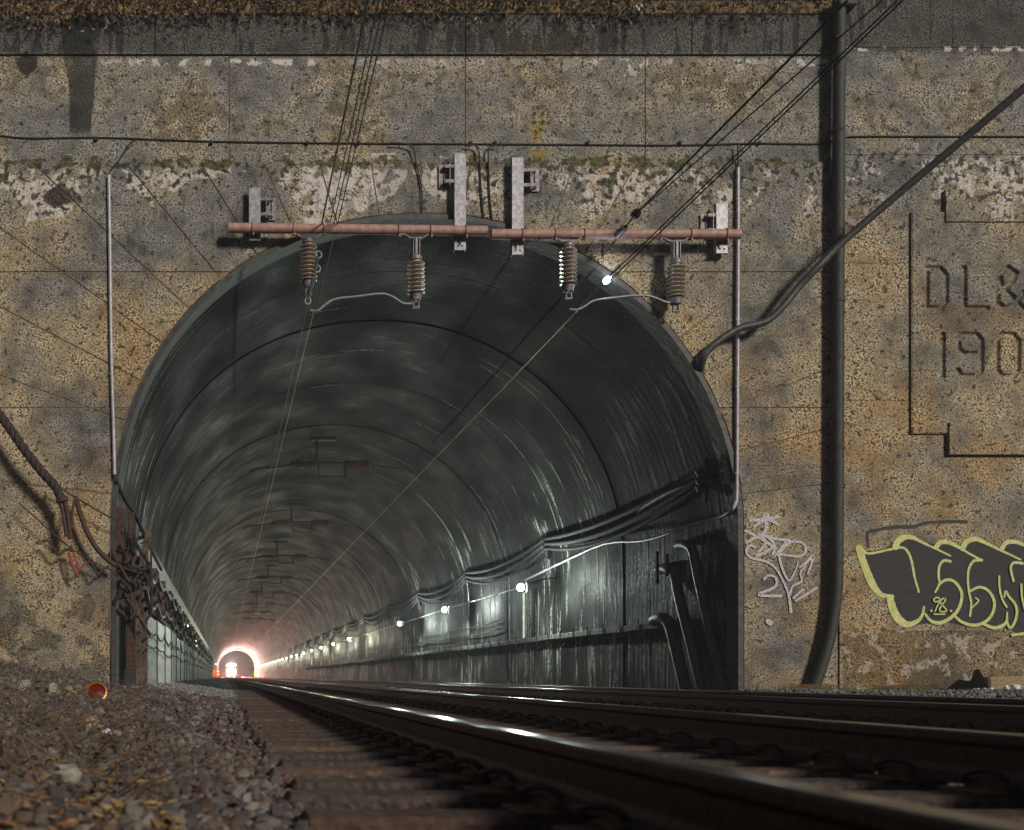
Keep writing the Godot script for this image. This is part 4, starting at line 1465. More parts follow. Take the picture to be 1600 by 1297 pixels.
# ------------------------------------------------------------------ right side of the tunnel
func build_right_wall() -> void:
	var o := thing("cable_tray", "long board cable tray on hooks along the right tunnel wall", "cable tray")
	for i in 22:
		var m := MB.new()
		m.box(Vector3(8.22 + rng.randf_range(-0.01, 0.01), 1.16 - 0.004 * i + rng.randf_range(-0.012, 0.012), -20.6 - 4.2 * i - 2.1), Vector3(0.12, 0.13, 4.18), Basis.IDENTITY, 0.015)
		part(o, "tray_board", m, M.timber_grey)
	for i in 90:
		var h := MB.new()
		var z := -20.9 - 1.02 * i
		h.tube([Vector3(8.145, 1.30, z), Vector3(8.145, 0.98, z), Vector3(8.18, 0.90, z), Vector3(8.27, 1.00, z)], 0.013, 5)
		part(o, "hook", h, M.black)
	settle(o, Vector3(8.14, 1.1, -20.6))
	# a run of thin cable above the tray
	for q in [[1.62, 0.02, "thin cable on the right wall above the tray"], [1.88, 0.014, "thin upper cable on the right wall below the lamps"]]:
		var m := MB.new()
		var pts := []
		for s in 60:
			pts.append(Vector3(8.2, q[0] - 0.09 * absf(sin(s * 0.8)), -33.0 - s * 1.6))
		m.tube(pts, q[1], 6)
		single("wall_cable", m, M.cable, q[2], "cable", "cables on the right tunnel wall")
	# saddles with sagging cables
	var zs := []
	for i in 14:
		zs.append(-18.9 - 9.2 * i)
	for q in [[3.66, 0.05, 0.22, "upper sagging cable on the right wall saddles"], [3.54, 0.055, 0.34, "middle sagging cable on the right wall saddles"], [3.42, 0.04, 0.42, "lower sagging cable on the right wall saddles"]]:
		var m := MB.new()
		var pts := []
		for s in zs.size() - 1:
			for t in 8:
				var f := t / 8.0
				pts.append(Vector3(8.10, q[0] - q[2] * 4.0 * f * (1.0 - f) * (0.85 + 0.3 * fposmod(s * 0.43, 1.0)), lerpf(zs[s], zs[s + 1], f)))
		m.tube(pts, q[1], 8)
		single("sagging_cable", m, M.cable, q[3], "cable", "cables on the right wall saddles")
	var ords := ["nearest", "second", "third", "fourth", "fifth", "sixth", "seventh"]
	for i in zs.size():
		var s := thing("cable_saddle", (ords[i] + " black cable saddle bracket from the portal on the right wall") if i < 7 else "far black cable saddle bracket high on the right wall", "bracket", "cable saddles on the right wall")
		var m := MB.new()
		m.box(Vector3(8.17, 3.55, zs[i]), Vector3(0.06, 0.8, 0.12), Basis.IDENTITY, 0.01)
		part(s, "back_plate", m, M.black)
		for y in [3.36, 3.48, 3.62]:
			var a := MB.new()
			a.tube(smooth([Vector3(8.16, y + 0.03, zs[i]), Vector3(8.12, y - 0.03, zs[i]), Vector3(8.06, y - 0.03, zs[i]), Vector3(8.02, y + 0.06, zs[i])], 3), 0.02, 6)
			part(s, "arm", a, M.black)
		settle(s, Vector3(8.17, 3.05, zs[i]))
	# big bent ducts near the portal
	for q in [[[Q(1060, 852, 20.2), Q(1072, 851, 19.8), Q(1083, 862, 19.5), Q(1092, 905, 19.2), Q(1110, 985, 18.8), Q(1130, 1070, 18.4), Q(1132, 1082, 18.4)], 0.085, "rightmost of three bent ducts on the right wall inside the portal"], [[Q(1030, 890, 21.2), Q(1042, 888, 20.8), Q(1054, 897, 20.4), Q(1062, 935, 20.0), Q(1080, 1005, 19.4), Q(1098, 1078, 19.0)], 0.095, "middle of three bent ducts on the right wall inside the portal"], [[Q(1022, 970, 21.2), Q(1034, 966, 20.8), Q(1046, 975, 20.5), Q(1056, 1010, 20.2), Q(1072, 1080, 19.7)], 0.11, "leftmost bent duct, starting at the end of the cable tray"]]:
		var m := MB.new()
		m.tube(smooth(q[0], 5), q[1], 12)
		single("bent_duct", m, M.duct, q[2], "duct", "bent ducts inside the portal")
	for q in [[1027, 862, 912, 20.9, "rusty upright angle behind the bent ducts"], [1042, 866, 900, 20.4, "short rusty upright angle right of its twin"]]:
		var m := MB.new()
		var a := Q(q[0], q[1], q[3])
		var b := Q(q[0], q[2], q[3])
		m.box((a + b) * 0.5, Vector3(0.05, a.y - b.y, 0.06))
		single("angle_upright", m, M.rust, q[4], "bracket")
	# dark steel bar and bright plate on the arch edge
	var m := MB.new()
	m.tube([W(1118, 640, -0.3), W(1134, 720, -0.3), W(1138, 775, -0.3)], 0.05, 8)
	single("edge_bar", m, M.black, "dark bar following the right arch edge above the ducts", "bar")
	m = MB.new()
	m.box(W(1136, 736, -0.1), Vector3(0.08, 0.40, 0.03), Basis(Vector3.BACK, 0.17), 0.004)
	single("edge_plate", m, M.galv, "small bright plate on the right arch edge beside the conduit", "plate")
	m = MB.new()
	m.tube(smooth([Q(1138, 770, 18.3), Q(1120, 762, 18.6), Q(1100, 752, 19.0), Q(1060, 762, 19.8), Q(1012, 788, 21.2), Q(1000, 800, 21.6)], 4), 0.06, 8)
	single("branch_pipe", m, M.duct, "dark pipe branching from the right arch edge towards the saddles", "pipe")

# ------------------------------------------------------------------ overhead line supports in the tunnel
func build_supports() -> void:
	var ords := ["nearest", "second", "third", "fourth", "fifth", "sixth", "seventh", "eighth"]
	for i in 8:
		var z := -34.0 - 13.0 * i
		var o := thing("line_support", ords[i] + " overhead line support hanging from the tunnel crown", "overhead support", "overhead supports in the tunnel")
		var m := MB.new()
		m.box(Vector3(3.0, 7.45, z), Vector3(0.75, 0.10, 0.3), Basis.IDENTITY, 0.01)
		part(o, "ceiling_plate", m, M.plate)
		m = MB.new()
		m.box(Vector3(2.80, 7.08, z), Vector3(0.07, 0.7, 0.07), Basis.IDENTITY, 0.008)
		m.box(Vector3(3.22, 6.72, z), Vector3(0.95, 0.06, 0.06), Basis.IDENTITY, 0.008)
		m.box(Vector3(3.66, 6.50, z), Vector3(0.07, 0.44, 0.07), Basis.IDENTITY, 0.008)
		m.box(Vector3(3.24, 6.29, z), Vector3(0.80, 0.045, 0.05))
		m.box(Vector3(2.86, 6.50, z), Vector3(0.04, 0.40, 0.04))
		part(o, "hanger_frame", m, M.plate)
		for s in [-1.0, 1.0]:
			m = MB.new()
			insulator(m, Vector3(3.22 + s * 0.42, 6.68, z), Vector3(s, 0, 0), 9, 0.16, 0.085)
			part(o, "insulator", m, M.porcelain_rust)
			m = MB.new()
			m.tube(smooth([Vector3(3.22 + s * 1.15, 6.68, z), Vector3(3.22 + s * 1.55, 6.60, z), Vector3(3.22 + s * 2.3, 6.52, z), Vector3(3.22 + s * 2.45, 6.40, z)], 3), 0.03, 7)
			part(o, "arm", m, M.plate)
		settle(o, Vector3(3.22, 6.25, z))

# ------------------------------------------------------------------ paint on the walls
func ribbon(m: MB, pts: Array, widths: Array, place: Callable, n3: Vector3) -> void:
	var p := smooth(pts, 6) if pts.size() > 2 else pts
	var cnt := p.size()
	var l := []
	var r := []
	for i in cnt:
		var t: Vector2 = (p[mini(i + 1, cnt - 1)] - p[maxi(i - 1, 0)]).normalized()
		var f := float(i) / maxf(1.0, cnt - 1) * (widths.size() - 1)
		var k := mini(int(f), widths.size() - 2) if widths.size() > 1 else 0
		var w: float = widths[0] if widths.size() == 1 else lerpf(widths[k], widths[k + 1], f - k)
		w *= 0.5 * (1.0 + 0.07 * sin(i * 2.3))
		var s := Vector2(-t.y, t.x) * w
		l.append(place.call(p[i] + s))
		r.append(place.call(p[i] - s))
	for i in cnt - 1:
		m.quad(l[i], l[i + 1], r[i + 1], r[i], n3)
	for e in [0, cnt - 1]:
		var w2: float = (widths[0] if e == 0 else widths[widths.size() - 1]) * 0.5
		var o2: Vector2 = (p[0] - p[1]) if e == 0 else (p[cnt - 1] - p[cnt - 2])
		var a0 := o2.angle() - PI / 2
		for k in 6:
			m.flat(place.call(p[e]), place.call(p[e] + Vector2.from_angle(a0 + PI * k / 6.0) * w2), place.call(p[e] + Vector2.from_angle(a0 + PI * (k + 1) / 6.0) * w2), n3)

func v2(list: Array) -> Array:
	var out := []
	for p in list:
		out.append(Vector2(p[0], p[1]))
	return out

func paint_lines(lines: Array, place: Callable, n3 := Vector3.BACK) -> MB:
	var m := MB.new()
	var lift := Vector3.ZERO
	for q in lines:
		ribbon(m, v2(q[0]), q[1], func(p: Vector2) -> Vector3: return place.call(p) + lift, n3)
		lift += n3 * 0.0011
	return m

func build_graffiti() -> void:
	var put := func(p: Vector2) -> Vector3: return W(1320.0 + p.x * 0.175, 780.0 + p.y * 0.175, 0.039)
	var put2 := func(p: Vector2) -> Vector3: return W(1320.0 + p.x * 0.175, 780.0 + p.y * 0.175, 0.035)
	var o := thing("graffiti_piece", "large graffiti lettering in pale yellow outline on black, marked 98", "graffiti")
	var fillp := smooth(v2([[104, 446], [200, 462], [320, 452], [430, 400], [480, 345], [570, 322], [650, 350], [770, 402], [850, 372], [930, 380], [1020, 428], [1080, 362], [1170, 342], [1260, 385], [1370, 430], [1430, 375], [1520, 368], [1640, 400], [1800, 380], [1950, 450], [1990, 700], [1960, 1000], [1880, 1180], [1700, 1220], [1540, 1200], [1480, 1160], [1400, 1150], [1310, 1165], [1230, 1125], [1090, 1140], [930, 1100], [830, 1130], [710, 1105], [620, 1138], [540, 1140], [450, 1085], [400, 1000], [365, 885], [275, 845], [215, 740], [160, 600]]), 3)
	var poly := PackedVector2Array(fillp)
	var m := MB.new()
	var idx := Geometry2D.triangulate_polygon(poly)
	for t in range(0, idx.size(), 3):
		m.flat(put2.call(poly[idx[t]]), put2.call(poly[idx[t + 1]]), put2.call(poly[idx[t + 2]]), Vector3.BACK)
	part(o, "black_fill", m, M.paint_black)
	m = paint_lines([
		[[[130, 440], [165, 560], [215, 690], [265, 790], [330, 855], [432, 866]], [64, 66, 70, 50, 22]],
		[[[405, 885], [430, 985], [480, 1070], [555, 1118], [640, 1095], [690, 1040], [708, 962]], [60, 74, 70, 44, 26, 20]],
		[[[150, 440], [190, 480], [260, 480], [420, 445], [515, 432], [565, 475], [598, 560], [622, 690], [660, 828]], [24, 20, 22, 18]],
		[[[452, 425], [478, 372], [545, 338], [610, 345], [700, 390], [830, 452], [942, 506]], [58, 54, 34, 18, 16]],
		[[[815, 430], [850, 388], [920, 386], [1020, 432], [1120, 492], [1222, 545]], [46, 40, 22, 16]],
		[[[1050, 440], [1085, 382], [1160, 356], [1235, 382], [1380, 452], [1568, 540]], [50, 46, 26, 16]],
		[[[1402, 438], [1435, 392], [1500, 380], [1580, 402], [1700, 470]], [44, 38, 22]],
		[[[940, 556], [882, 550], [842, 600], [836, 700], [845, 752], [806, 830]], [24, 22, 18]],
		[[[838, 762], [900, 722], [972, 734], [1030, 808], [1042, 880], [1010, 985], [940, 1062], [850, 1104], [770, 1090], [716, 1028]], [22, 26, 26, 30, 34, 20]],
		[[[1220, 545], [1150, 552], [1106, 620], [1096, 720], [1106, 830], [1126, 930], [1115, 1042]], [26, 20, 20]],
		[[[1116, 822], [1200, 786], [1282, 822], [1332, 920], [1310, 1030], [1240, 1102], [1140, 1126], [1040, 1095], [984, 1048]], [20, 26, 26, 30, 22]],
		[[[1165, 882], [1190, 910], [1132, 970]], [14]],
		[[[1375, 690], [1376, 780], [1400, 890], [1440, 962]], [18]],
		[[[1420, 872], [1432, 822], [1462, 872], [1512, 932], [1532, 1005], [1512, 1098], [1470, 1150], [1442, 1080], [1446, 1012]], [18, 22, 24, 14]],
		[[[1236, 1115], [1330, 1150], [1420, 1118], [1446, 1060]], [26, 32, 18]],
		[[[1580, 574], [1502, 570], [1476, 620], [1500, 730]], [26, 20]],
		[[[1570, 760], [1576, 880], [1604, 992]], [18]],
		[[[1490, 1215], [1560, 1205], [1680, 1190], [1820, 1160], [1920, 1050], [1960, 850]], [22, 30, 26]],
		[[[886, 880], [846, 905], [832, 930], [800, 1002]], [13]], [[[846, 905], [826, 878], [790, 892], [800, 918], [846, 905]], [13]],
		[[[886, 880], [852, 902], [850, 930], [900, 990], [880, 1006], [842, 1000], [846, 968], [890, 905], [886, 880]], [13]],
		[[[790, 1028], [885, 1028]], [14]], [[[764, 998], [767, 998]], [20]], [[[939, 998], [942, 998]], [20]],
	], put)
	part(o, "yellow_outline", m, M.paint_yellow)
	settle(o, W(1460, 1000, 0.035))
	m = paint_lines([[[[210, 425], [206, 300], [300, 275], [420, 250], [560, 248], [640, 240], [720, 212], [900, 200], [1085, 202]], [24, 30, 34, 26, 30]]], put2)
	single("graffiti_tag", m, M.paint_soot, "old black sprayed line above the yellow graffiti", "graffiti")
	var put3 := func(p: Vector2) -> Vector3: return W(1150.0 + p.x * 0.1542, 780.0 + p.y * 0.1542, 0.009)
	m = paint_lines([
		[[[150, 215], [268, 202], [300, 145], [345, 192], [425, 178]], [34, 30, 34]], [[[190, 275], [290, 205], [352, 215], [432, 262]], [28, 30]], [[[300, 190], [306, 290], [270, 352], [180, 395], [105, 442]], [40, 34, 20]],
		[[[95, 320], [230, 390], [380, 492], [372, 590], [500, 440]], [26, 30, 24]], [[[270, 365], [400, 400], [540, 418]], [30]], [[[240, 370], [300, 440], [200, 582], [372, 492]], [26]], [[[300, 372], [370, 430], [400, 500]], [28]],
		[[[420, 560], [480, 495], [545, 440], [620, 432], [690, 462], [702, 532], [642, 580], [540, 572], [450, 560]], [28, 24, 24]],
		[[[190, 490], [142, 470], [102, 520], [142, 592], [300, 632], [400, 702], [470, 820], [530, 962], [555, 1142]], [24, 22, 24, 20, 30]], [[[430, 560], [460, 680], [510, 800], [545, 822], [600, 722], [630, 628]], [26, 20, 12]],
		[[[545, 965], [572, 882], [660, 832], [650, 742], [700, 682]], [22, 18]], [[[640, 692], [700, 650], [782, 580], [722, 762]], [16, 34, 16]], [[[280, 812], [332, 772], [402, 802], [390, 890], [225, 970], [450, 982]], [24, 28, 30]],
		[[[580, 1002], [672, 918]], [24]], [[[600, 1028], [700, 970], [812, 900]], [22, 26]], [[[320, 1240], [345, 1255]], [50]],
	], put3)
	single("graffiti_tag", m, M.paint_white, "white sprayed scribble tag with a 2 left of the downpipe", "graffiti")
	var put4 := func(p: Vector2) -> Vector3: return W(p.x * 0.262, 620.0 + p.y * 0.262, 0.009)
	single("chalk_mark", paint_lines([[[[330, 1065], [345, 1190], [490, 1190]], [14]], [[[410, 1090], [415, 1268]], [14]]], put4), M.paint_chalk, "large faint white 4 on the left wall", "painted mark")
	single("chalk_mark", paint_lines([[[[500, 880], [506, 945], [590, 945]], [14]], [[[555, 900], [565, 985]], [14]]], put4), M.paint_chalk, "smaller faint white 4 higher on the left wall", "painted mark")
	# scratched tags on the tunnel wall just inside the portal
	var put5 := func(p: Vector2) -> Vector3:
		var z := F * 8.312 / (p.x - 352.0)
		return Q(p.x, p.y, z)
	single("graffiti_tag", paint_lines([[[[1112, 880], [1108, 862], [1116, 852], [1118, 884]], [1.6]], [[[1120, 884], [1122, 858], [1128, 870], [1132, 848]], [1.6]], [[[1076, 890], [1079, 884], [1078, 900]], [1.5]]], put5, Vector3.LEFT), M.paint_faint, "upper faint white scribble on the wall inside the portal", "graffiti")
	single("graffiti_tag", paint_lines([[[[1120, 940], [1124, 965], [1128, 938], [1133, 962], [1138, 940], [1142, 958]], [1.8]], [[[1122, 976], [1130, 962], [1138, 972]], [1.6]], [[[1128, 975], [1130, 1000]], [1.6]]], put5, Vector3.LEFT), M.paint_faint, "lower faint white scribble on the wall inside the portal", "graffiti")

# ------------------------------------------------------------------ small things on the ground
func on_ground(px: float, py: float) -> Vector3:
	var lo := 1.0
	var best := Vector3.ZERO
	while lo < 17.8:
		var p := Q(px, py, lo)
		best = p
		if p.y <= ground_y(p.x, -lo):
			break
		lo += 0.03
	best.y = ground_y(best.x, best.z)
	return best

func pebble(px: float, py: float, r: float, m_: Material, label: String, seed_: int) -> void:
	var p := on_ground(px, py)
	var o := MeshInstance3D.new()
	o.name = numbered("loose_stone")
	var m := MB.new()
	var nz := noise(seed_, 1.2, FastNoiseLite.TYPE_SIMPLEX_SMOOTH, 3)
	var rows := 5
	var cols := 7
	for i in rows:
		for k in cols:
			var q := []
			for c in [[i, k], [i, k + 1], [i + 1, k + 1], [i + 1, k]]:
				var th: float = PI * c[0] / rows
				var ph: float = TAU * (c[1] % cols) / cols
				var d := Vector3(sin(th) * cos(ph), cos(th) * 0.8, sin(th) * sin(ph))
				q.append(d * r * (1.0 + 0.55 * nz.get_noise_3dv(d * 1.6)))
			m.quad(q[0], q[1], q[2], q[3], q[0] + q[2])
	o.mesh = m.mesh()
	o.material_override = m_
	add_child(o)
	o.position = p + Vector3(0, r * 0.55, 0)
	o.set_meta("label", label)
	o.set_meta("category", "stone")
	o.set_meta("group", "loose stones on the left bank")

func build_oddments() -> void:
	pebble(105, 1228, 0.045, M.stone_pale, "round pale stone in the near left foreground", 1)
	pebble(36, 1080, 0.075, M.stone_pale, "pale stone farthest left on the bank", 2)
	pebble(82, 1085, 0.075, M.stone_pale, "pale stone right of its twin on the left bank", 3)
	pebble(140, 1142, 0.06, M.stone_tan, "flat tan stone on the bank behind the black one", 4)
	pebble(153, 1154, 0.035, M.black, "black lump beside the small white stone", 5)
	pebble(167, 1152, 0.035, M.stone_white, "small white stone beside the black lump", 6)
	pebble(168, 1172, 0.05, M.rust, "rust brown stone in front of the black lump", 7)
	pebble(108, 1082, 0.05, M.stone_tan, "slim tan stone near the amber reflector", 8)
	# amber reflector
	var p := on_ground(151, 1095)
	var o := thing("amber_reflector", "round amber reflector lying tilted on the left bank", "reflector")
	var m := MB.new()
	m.lathe(p + Vector3(0, 0.07, 0), Vector3(0.1, 0.35, 1.0), [Vector2(0.085, -0.02), Vector2(0.095, 0.0), Vector2(0.095, 0.018), Vector2(0.082, 0.022), Vector2(0.08, 0.012)], 20)
	part(o, "rim", m, M.amber_rim)
	m = MB.new()
	m.lathe(p + Vector3(0, 0.07, 0), Vector3(0.1, 0.35, 1.0), [Vector2(0.081, 0.004), Vector2(0.05, 0.016), Vector2(0.0, 0.022)], 20)
	part(o, "lens", m, M.amber)
	settle(o, p)
	# black torn sheet and white scraps by the wing wall
	p = W(1508, 1070, 0.6)
	p.y = ground_y(p.x, p.z)
	o = thing("torn_sheet", "black torn sheet crumpled upright against the wing wall foot", "rubbish")
	m = MB.new()
	m.quad(p + Vector3(-0.42, 0.02, 0.1), p + Vector3(0.35, 0.03, 0.16), p + Vector3(0.3, 0.16, -0.05), p + Vector3(-0.1, 0.22, 0.0), Vector3.UP)
	m.quad(p + Vector3(0.05, 0.15, 0.02), p + Vector3(0.36, 0.1, 0.02), p + Vector3(0.25, 0.38, -0.05), p + Vector3(0.16, 0.37, -0.02), Vector3.BACK)
	m.quad(p + Vector3(-0.42, 0.02, 0.1), p + Vector3(0.35, 0.03, 0.16), p + Vector3(0.3, -0.02, 0.2), p + Vector3(-0.4, -0.02, 0.13), Vector3.BACK)
	part(o, "sheet", m, M.tar)
	settle(o, p)
	for q in [[1541, 1068, "white foam scrap beside the black torn sheet"], [1580, 1080, "white foam scrap nearest the right frame edge"]]:
		p = W(q[0], q[1], 0.75)
		p.y = ground_y(p.x, p.z) + 0.03
		m = MB.new()
		for i in 5:
			m.box(p + Vector3(rng.randf_range(-0.11, 0.11), rng.randf_range(-0.01, 0.03), rng.randf_range(-0.06, 0.06)), Vector3(0.09, 0.05, 0.07), spin(), 0.015)
		single("foam_scrap", m, M.stone_white, q[2], "rubbish", "white foam scraps")
	p = W(1585, 1050, 0.2)
	m = MB.new()
	m.box(Vector3(p.x, ground_y(p.x, p.z) + 0.12, p.z), Vector3(1.0, 0.3, 0.3), Basis(Vector3.BACK, 0.03), 0.03)
	single("concrete_footing", m, M.stone_tan, "low rough footing at the wing wall foot behind the foam", "footing")
	p = W(1004, 0, 0.2)
	m = MB.new()
	p = W(1001, 11, 0.2)
	for i in 4:
		m.box(p + Vector3(rng.randf_range(-0.06, 0.06), rng.randf_range(-0.03, 0.04), rng.randf_range(-0.02, 0.02)), Vector3(0.1, 0.03, 0.06), spin(), 0.008)
	single("paper_scrap", m, M.stone_white, "crumpled white paper caught in the ivy above the portal", "rubbish")

# ------------------------------------------------------------------ train and signals far inside
func build_far() -> void:
	var o := thing("train", "commuter train far down the left track with lit lamps", "train")
	var z := -318.0
	var xc := 1.69
	var m := MB.new()
	m.box(Vector3(xc, 2.35, z - 12), Vector3(3.05, 3.0, 24.0), Basis.IDENTITY, 0.18)
	part(o, "body", m, M.train)
	m = MB.new()
	m.box(Vector3(xc, 0.6, z - 12), Vector3(2.6, 0.7, 23.0), Basis.IDENTITY, 0.1)
	part(o, "underframe", m, M.black)
	for x in [-0.95, 0.95]:
		m = MB.new()
		m.box(Vector3(xc + x, 2.75, z + 0.01), Vector3(0.8, 0.8, 0.05), Basis.IDENTITY, 0.02)
		part(o, "window", m, M.glass_dark)
	m = MB.new()
	m.box(Vector3(xc, 2.2, z + 0.02), Vector3(0.85, 2.1, 0.05), Basis.IDENTITY, 0.02)
	part(o, "end_door", m, M.galv)
	for q in [[-1.1, 1.25, Color(1, 0.12, 0.06), 0.13, 420.0], [1.1, 1.25, Color(1, 0.12, 0.06), 0.13, 420.0], [-0.25, 3.6, Color(1, 0.97, 0.9), 0.16, 320.0], [0.25, 3.6, Color(1, 0.97, 0.9), 0.16, 320.0], [-1.1, 3.55, Color(1, 0.12, 0.06), 0.10, 20.0], [1.1, 3.55, Color(1, 0.12, 0.06), 0.10, 20.0], [-0.7, 0.98, Color(1, 0.97, 0.9), 0.15, 320.0], [0.7, 0.98, Color(1, 0.97, 0.9), 0.15, 320.0]]:
		m = MB.new()
		var at := Vector3(xc + q[0], q[1], z + 0.12)
		m.lathe(at + Vector3(0, 0, -0.1), Vector3.BACK, [Vector2(q[3], 0), Vector2(q[3], 0.06), Vector2(q[3] * 0.7, 0.16), Vector2(0, 0.2)], 12)
		part(o, "lamp_light", m, glow(q[2], 40.0))
		lamp_light(o, at, q[2], q[4], q[3] * 0.8)
	settle(o, Vector3(xc, 0.0, z - 12))
	for q in [[Vector3(-1.15, 0.75, -178.0), Color(1.0, 0.22, 0.05), "red signal low on the left wall far down the tunnel", 30.0], [Vector3(7.75, 0.95, -290.0), Color(1.0, 0.5, 0.12), "amber signal on the right wall beside the far arch rib", 50.0]]:
		var s := thing("signal", q[2], "signal", "signals far down the tunnel")
		m = MB.new()
		m.box(q[0] + Vector3(0, 0.0, -0.1), Vector3(0.4, 1.0, 0.16), Basis.IDENTITY, 0.03)
		part(s, "case", m, M.black)
		m = MB.new()
		m.box(Vector3(q[0].x, -0.1, q[0].z - 0.1), Vector3(0.1, 1.5, 0.1))
		part(s, "mast", m, M.black)
		for y in [0.24, -0.24]:
			m = MB.new()
			m.lathe(q[0] + Vector3(0, y, -0.03), Vector3.BACK, [Vector2(0.15, 0), Vector2(0.14, 0.07), Vector2(0.0, 0.12)], 12)
			part(s, "lens_light", m, glow(q[1], 30.0))
			lamp_light(s, q[0] + Vector3(0, y, 0.03), q[1], q[3] * 0.5, 0.1)
		settle(s, Vector3(q[0].x, -0.2, q[0].z))

# ------------------------------------------------------------------ materials
func build_materials() -> void:
	M.concrete = concrete()
	M.lining = lining_material()
	M.lining_plain = mottled(Color(0.10, 0.105, 0.10), Color(0.19, 0.195, 0.18), 0.6, 0.0, 0.6, 41, 0.8)
	M.joint = mottled(Color(0.33, 0.28, 0.20), Color(0.46, 0.40, 0.29), 0.95, 0.0, 0.8, 42)
	M.black = mottled(Color(0.05, 0.05, 0.055), Color(0.11, 0.105, 0.10), 0.6, 0.0, 1.5, 43)
	M.soil = mottled(Color(0.15, 0.13, 0.115), Color(0.29, 0.26, 0.22), 0.95, 0.0, 1.6, 44, 1.5, 0.06)
	M.tar = mat(Color(0.05, 0.05, 0.055), 0.95)
	M.tar.metallic_specular = 0.15
	M.soil_dark = mat(Color(0.10, 0.085, 0.06), 0.95)
	M.stone = mat(Color.WHITE, 0.9)
	M.stone.vertex_color_use_as_albedo = true
	M.leaf = mat(Color.WHITE, 0.8)
	M.leaf.vertex_color_use_as_albedo = true
	M.leaf.backlight_enabled = true
	M.leaf.backlight = Color(0.25, 0.2, 0.1)
	M.twig = mottled(Color(0.26, 0.23, 0.2), Color(0.42, 0.38, 0.33), 0.9, 0.0, 2.0, 45)
	M.straw = mottled(Color(0.38, 0.29, 0.15), Color(0.5, 0.4, 0.22), 0.85, 0.0, 2.0, 46)
	M.rail = mottled(Color(0.14, 0.10, 0.085), Color(0.24, 0.165, 0.125), 0.55, 0.25, 1.6, 47, 0.25, 0.05)
	M.polished = mottled(Color(0.46, 0.45, 0.44), Color(0.58, 0.57, 0.55), 0.22, 0.9, 1.2, 48, 0.0)
	M.tie = mottled(Color(0.23, 0.18, 0.15), Color(0.40, 0.325, 0.265), 0.85, 0.0, 1.3, 49, 1.0, 0.05)
	M.tie_dark = mottled(Color(0.17, 0.14, 0.125), Color(0.30, 0.25, 0.215), 0.85, 0.0, 1.5, 50, 1.0, 0.05)
	M.tie_red = mottled(Color(0.19, 0.135, 0.11), Color(0.30, 0.215, 0.17), 0.85, 0.0, 1.4, 51, 1.0, 0.05)
	M.plate = mottled(Color(0.30, 0.19, 0.11), Color(0.42, 0.29, 0.17), 0.8, 0.2, 2.0, 52)
	M.clip = mottled(Color(0.20, 0.14, 0.10), Color(0.30, 0.22, 0.15), 0.7, 0.3, 3.0, 53)
	M.salmon = mottled(Color(0.52, 0.40, 0.37), Color(0.62, 0.49, 0.45), 0.6, 0.0, 0.9, 54, 0.15)
	M.salmon_dark = mottled(Color(0.42, 0.28, 0.23), Color(0.55, 0.40, 0.34), 0.6, 0.1, 2.0, 55)
	M.galv = mottled(Color(0.42, 0.42, 0.45), Color(0.54, 0.54, 0.57), 0.5, 0.35, 1.2, 56, 0.1)
	M.galv_dark = mottled(Color(0.34, 0.33, 0.35), Color(0.48, 0.47, 0.49), 0.55, 0.3, 1.5, 57, 0.15)
	M.porcelain = mottled(Color(0.52, 0.48, 0.43), Color(0.66, 0.61, 0.54), 0.25, 0.0, 2.5, 58, 0.0)
	M.porcelain_rust = mottled(Color(0.40, 0.27, 0.20), Color(0.52, 0.36, 0.27), 0.35, 0.0, 1.2, 59, 0.0)
	M.rust = mottled(Color(0.17, 0.11, 0.095), Color(0.29, 0.18, 0.15), 0.85, 0.1, 1.4, 60, 0.4)
	M.rust_orange = mottled(Color(0.45, 0.24, 0.12), Color(0.60, 0.34, 0.17), 0.9, 0.0, 1.6, 61, 0.4)
	M.wire = mat(Color(0.10, 0.095, 0.09), 0.5, 0.3)
	M.brass = mat(Color(0.45, 0.38, 0.22), 0.35, 0.8)
	M.cable = mottled(Color(0.085, 0.085, 0.09), Color(0.15, 0.147, 0.145), 0.85, 0.0, 2.0, 62, 0.15)
	M.hose = mottled(Color(0.15, 0.155, 0.16), Color(0.26, 0.26, 0.26), 0.5, 0.0, 1.5, 63, 0.15)
	M.conduit = mottled(Color(0.52, 0.52, 0.55), Color(0.64, 0.63, 0.66), 0.5, 0.2, 1.0, 64, 0.1)
	M.downpipe = mottled(Color(0.085, 0.10, 0.09), Color(0.15, 0.17, 0.155), 0.7, 0.0, 0.9, 65, 0.4)
	M.duct = mottled(Color(0.15, 0.165, 0.16), Color(0.25, 0.265, 0.255), 0.55, 0.0, 0.9, 66, 0.3)
	M.trunk = mottled(Color(0.12, 0.095, 0.085), Color(0.22, 0.175, 0.15), 0.8, 0.0, 2.2, 67, 0.5)
	M.trunk_brown = mottled(Color(0.16, 0.105, 0.08), Color(0.27, 0.18, 0.135), 0.8, 0.0, 2.2, 68, 0.5)
	M.trunk_red_lit = mottled(Color(0.42, 0.15, 0.10), Color(0.55, 0.22, 0.14), 0.7, 0.0, 2.2, 69, 0.3)  # cable under red light, its red cast painted into the albedo
	M.timber = mottled(Color(0.20, 0.17, 0.13), Color(0.33, 0.28, 0.22), 0.85, 0.0, 1.0, 70, 0.8)
	M.timber_grey = mottled(Color(0.24, 0.24, 0.23), Color(0.42, 0.42, 0.40), 0.8, 0.0, 0.9, 71, 0.8)
	M.sheet = mottled(Color(0.52, 0.54, 0.53), Color(0.70, 0.72, 0.70), 0.45, 0.2, 0.5, 72, 0.2)
	M.sheet_dull = mottled(Color(0.36, 0.38, 0.38), Color(0.54, 0.56, 0.55), 0.5, 0.2, 0.5, 73, 0.2)
